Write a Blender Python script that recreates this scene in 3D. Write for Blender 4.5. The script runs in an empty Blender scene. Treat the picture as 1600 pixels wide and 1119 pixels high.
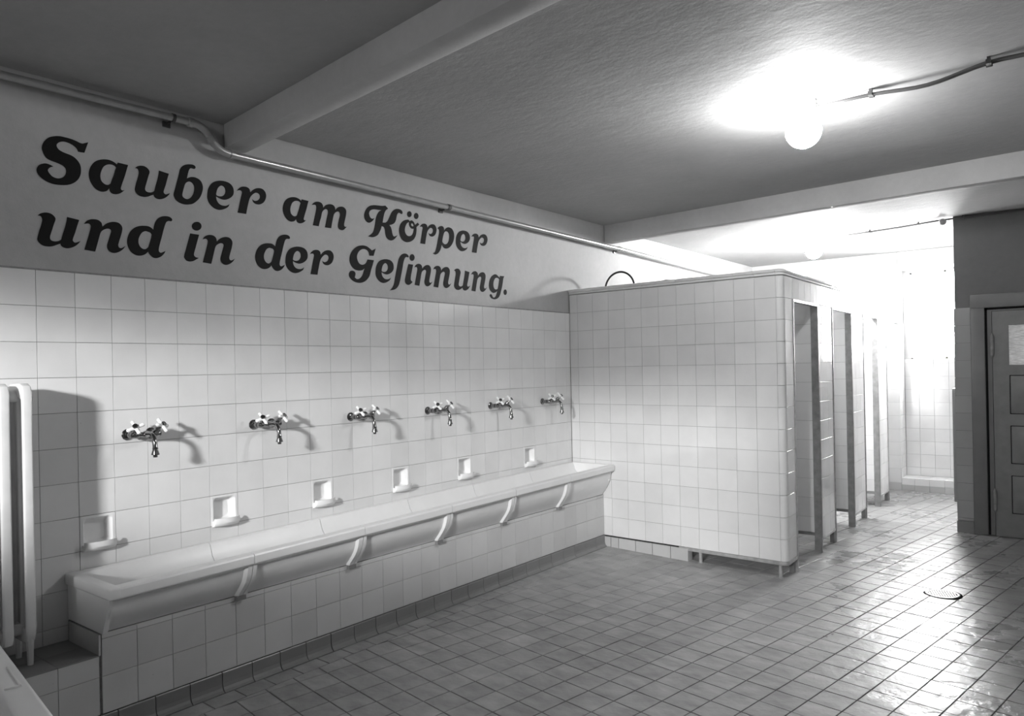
import bpy, bmesh, math, random
from mathutils import Vector, Matrix
random.seed(7)
D = bpy.data
COL = bpy.context.scene.collection
SC = bpy.context.scene
PI = math.pi

# ------------------------------------------------------------------ camera
CX, CY, CZ = 3.45546, -1.21338, 1.482
YAW, ROLL, FOC = 0.66677, -0.019756, 1166.18
cam_d = D.cameras.new('camera'); cam = D.objects.new('camera', cam_d); COL.objects.link(cam)
fw = Vector((-math.sin(YAW), math.cos(YAW), 0)); rt0 = Vector((math.cos(YAW), math.sin(YAW), 0)); up0 = Vector((0, 0, 1))
rt = rt0 * math.cos(ROLL) + up0 * math.sin(ROLL); up = up0 * math.cos(ROLL) - rt0 * math.sin(ROLL)
cam.matrix_world = Matrix(((rt.x, up.x, -fw.x, CX), (rt.y, up.y, -fw.y, CY), (rt.z, up.z, -fw.z, CZ), (0, 0, 0, 1)))
cam_d.sensor_fit = 'HORIZONTAL'; cam_d.sensor_width = 36.0
cam_d.lens = FOC / 1600 * 36.0
cam_d.shift_x = 0.0; cam_d.shift_y = (576.05 - 559.5) / 1600
cam_d.clip_start = 0.02; cam_d.clip_end = 60
SC.camera = cam
# ------------------------------------------------------------------ world, lights, exposure
wd = D.worlds.new('world'); SC.world = wd; wd.use_nodes = True
wd.node_tree.nodes['Background'].inputs[0].default_value = (1, 1, 1, 1)
wd.node_tree.nodes['Background'].inputs[1].default_value = 0.02
SC.view_settings.view_transform = 'Standard'; SC.view_settings.look = 'None'
SC.view_settings.exposure = 0.0; SC.view_settings.gamma = 1.0; SC.view_settings.use_curve_mapping = False
LAMP_L = 222.0       # radiance of the opal globes
LAMP2_L = 1100.0
WINDOW_L = 55.0      # frosted daylight window at the far end
FLOOD_W = 2550.0      # unseen light behind the camera
def add_flood():
    """unseen light far back in the room: flat band shaped by nodes"""
    l = D.lights.new('unseen_flood', 'POINT'); l.energy = FLOOD_W; l.shadow_soft_size = 0.22
    l.use_nodes = True; N = l.node_tree.nodes; L = l.node_tree.links
    E = N['Emission']; tc = N.new('ShaderNodeTexCoord'); sp = N.new('ShaderNodeSeparateXYZ'); L.new(tc.outputs['Normal'], sp.inputs[0])
    def mt(op, a, b=None):
        n = N.new('ShaderNodeMath'); n.operation = op
        for i, v in enumerate((a, b)):
            if v is None: continue
            if isinstance(v, (int, float)): n.inputs[i].default_value = v
            else: L.new(v, n.inputs[i])
        return n.outputs[0]
    def ramp(v, a, b):
        n = N.new('ShaderNodeMapRange'); n.interpolation_type = 'SMOOTHSTEP'; L.new(v, n.inputs[0]); n.inputs[1].default_value = a; n.inputs[2].default_value = b; return n.outputs[0]
    r = math.radians
    el = mt('ARCSINE', sp.outputs[2]); az = mt('ARCTAN2', mt('MULTIPLY', sp.outputs[0], -1.0), sp.outputs[1])
    g = mt('MULTIPLY', ramp(el, r(-6.3), r(-10.0)), ramp(el, r(-17.8), r(-15.0)))
    g = mt('MULTIPLY', g, mt('MULTIPLY', ramp(az, r(6.0), r(13.0)), ramp(az, r(50), r(42))))
    g = mt('ADD', mt('ADD', g, 0.006), mt('MULTIPLY', ramp(el, r(-2.5), r(0.0)), 0.065))  # weak all-round fill added, with more of it towards the ceiling
    L.new(g, E.inputs['Strength'])
    o = D.objects.new('unseen_flood', l); COL.objects.link(o); o.location = (3.2, -5.2, 2.6)
add_flood()
l_ = D.lights.new('far_fill_light', 'POINT'); l_.energy = 52.0; l_.shadow_soft_size = 0.08     # unseen fill light added behind the door wall to brighten the far end
o_ = D.objects.new('far_fill_light', l_); COL.objects.link(o_); o_.location = (2.68, 6.72, 2.45)

# ------------------------------------------------------------------ materials
def new_mat(name):
    m = D.materials.new(name); m.use_nodes = True
    return m, m.node_tree.nodes, m.node_tree.links, m.node_tree.nodes['Principled BSDF']
def g3(v): return (v, v, v, 1)
def math_node(N, L, op, a, b=None, c=None, clamp=False):
    n = N.new('ShaderNodeMath'); n.operation = op; n.use_clamp = clamp
    for i, v in enumerate((a, b, c)):
        if v is None: continue
        if isinstance(v, (int, float)): n.inputs[i].default_value = v
        else: L.new(v, n.inputs[i])
    return n.outputs[0]
def noise(N, L, scale, detail=4, vec=None, rough=0.55):
    n = N.new('ShaderNodeTexNoise'); n.inputs['Scale'].default_value = scale; n.inputs['Detail'].default_value = detail
    n.inputs['Roughness'].default_value = rough
    if vec is None:
        g = N.new('ShaderNodeNewGeometry'); vec = g.outputs['Position']
    L.new(vec, n.inputs['Vector']); return n.outputs['Fac']
def mapr(N, L, v, a, b, c, d):
    n = N.new('ShaderNodeMapRange'); L.new(v, n.inputs[0])
    for i, x in enumerate((a, b, c, d)): n.inputs[i + 1].default_value = x
    return n.outputs[0]
def rnd(N, L):      # one number per tile, for single tiles and for joined ones
    oi = N.new('ShaderNodeObjectInfo'); ge = N.new('ShaderNodeNewGeometry')
    s = math_node(N, L, 'ADD', oi.outputs['Random'], ge.outputs['Random Per Island'])
    return math_node(N, L, 'FRACT', s)
def grey(N, L, v):
    c = N.new('ShaderNodeCombineColor')
    for i in range(3): L.new(v, c.inputs[i])
    return c.outputs[0]
def bump(N, L, h, strength, dist=0.01):
    b = N.new('ShaderNodeBump'); b.inputs['Strength'].default_value = strength; b.inputs['Distance'].default_value = dist
    L.new(h, b.inputs['Height']); return b.outputs[0]
def simple(name, v, rough=0.5, metal=0.0, var=0.0, scale=30, bmp=0.0, spec=0.5):
    m, N, L, B = new_mat(name)
    B.inputs['Roughness'].default_value = rough; B.inputs['Metallic'].default_value = metal
    B.inputs['Specular IOR Level'].default_value = spec
    if var or bmp:
        f = noise(N, L, scale)
        L.new(grey(N, L, mapr(N, L, f, 0.3, 0.7, v * (1 - var), v * (1 + var))), B.inputs['Base Color'])
        if bmp: L.new(bump(N, L, f, bmp, 0.004), B.inputs['Normal'])
    else: B.inputs['Base Color'].default_value = g3(v)
    return m
def glazed(name, v, spread, rough=0.1, dark=0.0):
    m, N, L, B = new_mat(name)
    r = rnd(N, L)
    b = mapr(N, L, r, 0, 1, v * (1 - spread), v * (1 + spread * 0.6))
    if dark:                                 # a few tiles from a darker firing
        sel = math_node(N, L, 'GREATER_THAN', r, 0.93)
        b = math_node(N, L, 'MULTIPLY', b, math_node(N, L, 'SUBTRACT', 1.0, math_node(N, L, 'MULTIPLY', sel, dark)))
    n1 = noise(N, L, 3.5, 5)
    b = math_node(N, L, 'MULTIPLY', b, mapr(N, L, n1, 0.25, 0.75, 0.93, 1.05))
    n2 = noise(N, L, 90, 2)
    spots = mapr(N, L, n2, 0.76, 0.80, 1.0, 0.6)
    b = math_node(N, L, 'MULTIPLY', b, spots)
    L.new(grey(N, L, b), B.inputs['Base Color'])
    B.inputs['Roughness'].default_value = rough
    B.inputs['IOR'].default_value = 1.5
    L.new(bump(N, L, noise(N, L, 9, 3), 0.12, 0.01), B.inputs['Normal'])
    return m
def plaster(name, v, b1=0.25, streak=False):
    m, N, L, B = new_mat(name)
    n1 = noise(N, L, 1.3, 6); n2 = noise(N, L, 22, 6, rough=0.65); n3 = noise(N, L, 120, 2)
    b = math_node(N, L, 'MULTIPLY', mapr(N, L, n1, 0.3, 0.7, v * 0.9, v * 1.08), mapr(N, L, n2, 0.3, 0.7, 0.96, 1.04))
    b = math_node(N, L, 'MULTIPLY', b, mapr(N, L, n3, 0.74, 0.8, 1.0, 0.8))
    L.new(grey(N, L, b), B.inputs['Base Color']); B.inputs['Roughness'].default_value = 0.75
    h = n2
    if streak:
        g = N.new('ShaderNodeNewGeometry'); mp = N.new('ShaderNodeMapping'); mp.inputs['Scale'].default_value = (1.0, 2.0, 1.0)
        mp.inputs['Rotation'].default_value = (0, 0, 0.5)
        L.new(g.outputs['Position'], mp.inputs['Vector'])
        n4 = noise(N, L, 3.2, 8, mp.outputs[0], 0.68)
        h = math_node(N, L, 'ADD', math_node(N, L, 'MULTIPLY', n4, 1.6), math_node(N, L, 'MULTIPLY', n2, 0.5))
    L.new(bump(N, L, h, b1, 0.012), B.inputs['Normal'])
    return m
def emit(name, v, s):
    m, N, L, B = new_mat(name)
    B.inputs['Base Color'].default_value = g3(0.8); B.inputs['Emission Color'].default_value = g3(v)
    B.inputs['Emission Strength'].default_value = s
    return m
M = {}
M['tile'] = glazed('white_glazed_tile', 0.76, 0.05, 0.09, 0.08)
M['tile_low'] = glazed('white_glazed_tile_darker', 0.58, 0.08, 0.14, 0.10)  # lower wall tiles, set darker than the white ones above
M['base'] = glazed('grey_base_tile', 0.21, 0.08, 0.35)
M['base_light'] = glazed('pale_base_tile', 0.52, 0.08, 0.3)
M['door_tile'] = glazed('darker_door_wall_tile', 0.33, 0.04, 0.2)  # door wall tiles, set darker than the other wall tiles
M['ceramic'] = simple('glazed_ceramic', 0.80, 0.32, 0, 0.03, 6)
M['wall'] = plaster('painted_plaster', 0.44, 0.14)
M['ceil'] = plaster('rough_ceiling_plaster', 0.40, 0.30, True)
M['dull_wall'] = plaster('darker_door_wall_plaster', 0.17, 0.14)  # door wall plaster, set darker than the other walls
M['beam'] = plaster('beam_plaster', 0.50, 0.12)
M['grout'] = simple('grey_grout', 0.26, 0.6, 0, 0.2, 40)
M['grout_dark'] = simple('dark_floor_grout', 0.045, 0.35, 0, 0.3, 30)
M['letter'] = simple('black_lettering_paint', 0.006, 0.7, spec=0.2)
M['pipe'] = simple('grey_painted_pipe', 0.42, 0.28, 0.55, 0.12, 12)
M['conduit'] = simple('dark_conduit', 0.10, 0.4, 0.5)
M['metal'] = simple('painted_steel_angle', 0.42, 0.35, 0.2, 0.2, 25)
M['metal_dark'] = simple('dark_steel_post', 0.22, 0.45, 0.1, 0.2, 20)
M['chrome'] = simple('tarnished_chrome', 0.26, 0.15, 1.0, 0.25, 60)
M['porcelain'] = simple('white_porcelain', 0.92, 0.15)
M['radiator'] = simple('glossy_radiator_enamel', 0.75, 0.22, 0, 0.05, 10)
M['rubber'] = simple('black_rubber_hose', 0.02, 0.4)
M['door'] = simple('grey_door_paint', 0.20, 0.42, 0, 0.08, 14)
M['door_frame'] = simple('grey_door_casing_paint', 0.16, 0.45, 0, 0.06, 9)
M['groove'] = simple('dark_groove', 0.02, 0.9, spec=0.0)
M['iron'] = simple('cast_iron_grate', 0.40, 0.3, 0.9)
M['globe'] = emit('lit_opal_globe', 1.0, LAMP_L)
M['globe2'] = emit('lit_opal_globe_bright', 1.0, LAMP2_L)
M['window'] = emit('frosted_daylight_glass', 1.0, WINDOW_L)
def ribbed_glass():
    m, N, L, B = new_mat('lit_ribbed_door_glass')
    g = N.new('ShaderNodeNewGeometry'); mp = N.new('ShaderNodeMapping'); mp.inputs['Scale'].default_value = (0.35, 1, 1.6)
    L.new(g.outputs['Position'], mp.inputs['Vector'])
    f = noise(N, L, 75, 3, mp.outputs[0])
    sx = N.new('ShaderNodeSeparateXYZ'); L.new(g.outputs['Position'], sx.inputs[0])
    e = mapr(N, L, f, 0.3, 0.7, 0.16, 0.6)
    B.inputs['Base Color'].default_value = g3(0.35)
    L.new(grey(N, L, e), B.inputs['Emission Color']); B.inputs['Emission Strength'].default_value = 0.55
    B.inputs['Roughness'].default_value = 0.15
    L.new(bump(N, L, f, 0.8, 0.01), B.inputs['Normal'])
    return m
M['door_glass'] = ribbed_glass()
def floor_mat():
    m, N, L, B = new_mat('wet_floor_tile')
    r = rnd(N, L)
    geo = N.new('ShaderNodeNewGeometry'); sp = N.new('ShaderNodeSeparateXYZ'); L.new(geo.outputs['Position'], sp.inputs[0])
    x, y = sp.outputs[0], sp.outputs[1]
    mp = N.new('ShaderNodeMapping'); mp.inputs['Rotation'].default_value = (0, 0, 0.6); mp.inputs['Scale'].default_value = (1, 1.8, 1)
    L.new(geo.outputs['Position'], mp.inputs['Vector'])
    streak = noise(N, L, 7, 6, mp.outputs[0], 0.6); big = noise(N, L, 1.6, 4); mid = noise(N, L, 6.5, 5)
    # wet area: everything to the right of a line that leans towards the cubicles further back
    line = math_node(N, L, 'MAXIMUM', math_node(N, L, 'SUBTRACT', 2.72, math_node(N, L, 'MULTIPLY', math_node(N, L, 'SUBTRACT', y, 2.1), 0.36)), 1.45)
    dist = math_node(N, L, 'SUBTRACT', x, line)
    wob = math_node(N, L, 'ADD', math_node(N, L, 'MULTIPLY', math_node(N, L, 'SUBTRACT', big, 0.5), 0.9), math_node(N, L, 'MULTIPLY', math_node(N, L, 'SUBTRACT', mid, 0.5), 0.8))
    dw = math_node(N, L, 'ADD', dist, wob)
    wet = mapr(N, L, dw, -0.10, 0.14, 0.0, 1.0)
    pud = mapr(N, L, math_node(N, L, 'ADD', math_node(N, L, 'MULTIPLY', big, 0.6), math_node(N, L, 'MULTIPLY', mid, 0.4)), 0.51, 0.56, 0.0, 1.0)
    pud = math_node(N, L, 'MULTIPLY', pud, wet)
    v = mapr(N, L, r, 0, 1, 0.31, 0.37)
    v = math_node(N, L, 'MULTIPLY', v, mapr(N, L, streak, 0.28, 0.72, 0.74, 1.22))
    v = math_node(N, L, 'MULTIPLY', v, mapr(N, L, big, 0.3, 0.7, 0.88, 1.1))
    v = math_node(N, L, 'MULTIPLY', v, mapr(N, L, wet, 0, 1, 1.0, 0.6))
    L.new(grey(N, L, v), B.inputs['Base Color'])
    rg = mapr(N, L, wet, 0, 1, 0.46, 0.34)
    rg = math_node(N, L, 'SUBTRACT', rg, math_node(N, L, 'MULTIPLY', pud, 0.09))
    L.new(rg, B.inputs['Roughness']); B.inputs['IOR'].default_value = 1.5
    h = math_node(N, L, 'ADD', math_node(N, L, 'MULTIPLY', noise(N, L, 14, 4), 1.0), math_node(N, L, 'MULTIPLY', noise(N, L, 90, 3), 0.10))
    h = math_node(N, L, 'MULTIPLY', h, mapr(N, L, pud, 0, 1, 1.0, 0.35))
    L.new(bump(N, L, h, 0.35, 0.012), B.inputs['Normal'])
    return m
M['floor'] = floor_mat()

# ------------------------------------------------------------------ helpers
def mesh(name, verts, faces, m, smooth=False, sharp=None):
    me = D.meshes.new(name); me.from_pydata([tuple(v) for v in verts], [], faces); me.update()
    if m: me.materials.append(m)
    if smooth:
        me.polygons.foreach_set('use_smooth', [True] * len(me.polygons))
        if sharp: me.set_sharp_from_angle(angle=math.radians(sharp))
    return me
def link(o, parent=None, mw=None):
    COL.objects.link(o)
    if parent is not None:
        o.parent = parent
        if mw is not None: o.matrix_basis = Matrix.Translation(-root_loc(parent)) @ mw
        elif o.type == 'MESH' and root_loc(parent).length > 0: o.location = -root_loc(parent)
    elif mw is not None: o.matrix_world = mw
    return o
def root_loc(p):
    v = Vector((0, 0, 0))
    while p is not None: v = v + Vector(p.location); p = p.parent
    return v
def empty(name, label, cat, loc, group=None):
    o = D.objects.new(name, None); COL.objects.link(o); o.location = loc
    o['label'] = label; o['category'] = cat
    if group: o['group'] = group
    return o
def setting(name, verts=None, faces=None, m=None, label=None, loc=None):
    if verts is None:
        o = D.objects.new(name, None); o.location = loc or (0, 0, 0)
    else: o = D.objects.new(name, mesh(name, verts, faces, m))
    COL.objects.link(o); o['kind'] = 'structure'
    if label: o['label'] = label
    return o
def part(name, me, parent, mw=None, label=None, stuff=False):
    o = D.objects.new(name, me); link(o, parent, mw)
    if label: o['label'] = label
    if stuff: o['kind'] = 'stuff'
    return o
class MB:
    def __init__(s): s.v = []; s.f = []
    def add(s, v, f):
        b = len(s.v); s.v += [Vector(q) for q in v]; s.f += [tuple(b + i for i in q) for q in f]
    def box(s, x0, x1, y0, y1, z0, z1):
        s.add([(x0,y0,z0),(x1,y0,z0),(x1,y1,z0),(x0,y1,z0),(x0,y0,z1),(x1,y0,z1),(x1,y1,z1),(x0,y1,z1)],
              [(0,3,2,1),(4,5,6,7),(0,1,5,4),(1,2,6,5),(2,3,7,6),(3,0,4,7)])
    def obox(s, o, ax, ay, az):     # box from a corner and three edge vectors
        o, ax, ay, az = map(Vector, (o, ax, ay, az))
        s.add([o, o+ax, o+ax+ay, o+ay, o+az, o+ax+az, o+ax+ay+az, o+ay+az],
              [(0,3,2,1),(4,5,6,7),(0,1,5,4),(1,2,6,5),(2,3,7,6),(3,0,4,7)])
    def tube(s, pts, r, n=10, cap=True):
        pts = [Vector(p) for p in pts]; rs = r if isinstance(r, (list, tuple)) else [r] * len(pts)
        t0 = (pts[1] - pts[0]).normalized(); u = t0.orthogonal().normalized(); b = len(s.v)
        for i, p in enumerate(pts):
            a = pts[max(i-1, 0)]; c = pts[min(i+1, len(pts)-1)]; t = (c - a).normalized()
            u = (u - t * u.dot(t)).normalized(); w = t.cross(u)
            for k in range(n):
                s.v.append(p + (u * math.cos(2*PI*k/n) + w * math.sin(2*PI*k/n)) * rs[i])
        for i in range(len(pts)-1):
            for k in range(n):
                s.f.append((b+i*n+k, b+i*n+(k+1)%n, b+(i+1)*n+(k+1)%n, b+(i+1)*n+k))
        if cap:
            s.f.append(tuple(b+k for k in reversed(range(n)))); e = b+(len(pts)-1)*n
            s.f.append(tuple(e+k for k in range(n)))
    def lathe(s, prof, o, axis, n=14):    # prof: (radius, height along axis)
        o = Vector(o); t = Vector(axis).normalized(); u = t.orthogonal().normalized(); w = t.cross(u); b = len(s.v)
        for r, h in prof:
            for k in range(n): s.v.append(o + t*h + (u*math.cos(2*PI*k/n) + w*math.sin(2*PI*k/n)) * max(r, 1e-5))
        for i in range(len(prof)-1):
            for k in range(n): s.f.append((b+i*n+k, b+i*n+(k+1)%n, b+(i+1)*n+(k+1)%n, b+(i+1)*n+k))
        s.f.append(tuple(b+k for k in reversed(range(n)))); e = b+(len(prof)-1)*n; s.f.append(tuple(e+k for k in range(n)))
    def build(s, name, m, parent=None, smooth=False, sharp=None, label=None, stuff=False):
        me = mesh(name, s.v, s.f, m, smooth, sharp)
        bm = bmesh.new(); bm.from_mesh(me); bmesh.ops.recalc_face_normals(bm, faces=bm.faces); bm.to_mesh(me); bm.free()
        if smooth and sharp: me.set_sharp_from_angle(angle=math.radians(sharp))
        o = D.objects.new(name, me); link(o, parent)
        if label: o['label'] = label
        if stuff: o['kind'] = 'stuff'
        return o
def bevel(o, w, seg=2, ang=35):
    bm = bmesh.new(); bm.from_mesh(o.data)
    es = [e for e in bm.edges if len(e.link_faces) == 2 and e.calc_face_angle(0) > math.radians(ang)]
    bmesh.ops.bevel(bm, geom=es, offset=w, segments=seg, affect='EDGES', profile=0.5)
    for f in bm.faces: f.smooth = True
    bm.to_mesh(o.data); bm.free(); o.data.set_sharp_from_angle(angle=math.radians(40))
    return o
# a tile: bevelled plate, local x = width, y = height, front face at z = 0
JT = 0.0018; TCACHE = {}
def plate(w, h, t, bv=0.0004):
    a, b = w/2, h/2
    v = [(-a+bv,-b+bv,0),(a-bv,-b+bv,0),(a-bv,b-bv,0),(-a+bv,b-bv,0),(-a,-b,-bv),(a,-b,-bv),(a,b,-bv),(-a,b,-bv),(-a,-b,-t),(a,-b,-t),(a,b,-t),(-a,b,-t)]
    f = [(0,1,2,3)]
    for i in range(4):
        j = (i+1) % 4
        f += [(4+i,4+j,j,i), (8+i,8+j,4+j,4+i)]
    return v, f
def tile_mesh(name, w, h, m, t=0.008):
    k = (name, round(w, 4), round(h, 4), m.name, t)
    if k not in TCACHE:
        v, f = plate(w, h, t); TCACHE[k] = mesh(name, v, f, m)
    return TCACHE[k]
def frame(o, right, upv):
    r = Vector(right).normalized(); u = Vector(upv).normalized(); n = r.cross(u)
    return Matrix(((r.x,u.x,n.x,o[0]),(r.y,u.y,n.y,o[1]),(r.z,u.z,n.z,o[2]),(0,0,0,1)))
def tile(parent, name, m, O, right, s0, s1, z0, z1, t=0.008, jit=0.0015, into=None):
    """tile between distances s0..s1 along 'right' from O (x, y) and heights z0..z1"""
    r = Vector((right[0], right[1], 0)).normalized(); w = s1-s0-JT; h = z1-z0-JT
    if w < 0.004 or h < 0.004: return None
    c = Vector((O[0], O[1], 0)) + r*((s0+s1)/2) + Vector((0, 0, (z0+z1)/2))
    mw = frame(c, r, (0, 0, 1)) @ Matrix.Rotation(random.gauss(0, jit), 4, 'X') @ Matrix.Rotation(random.gauss(0, jit), 4, 'Y')
    if into is not None:
        v, f = plate(w, h, t); into.add([mw @ Vector(q) for q in v], f); return None
    return part(name, tile_mesh(name, w, h, m, t), parent, mw)
def FZ(x): return 0.045 - 0.0205*(min(max(x, 0.2), 4.4) - 0.3)
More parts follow.
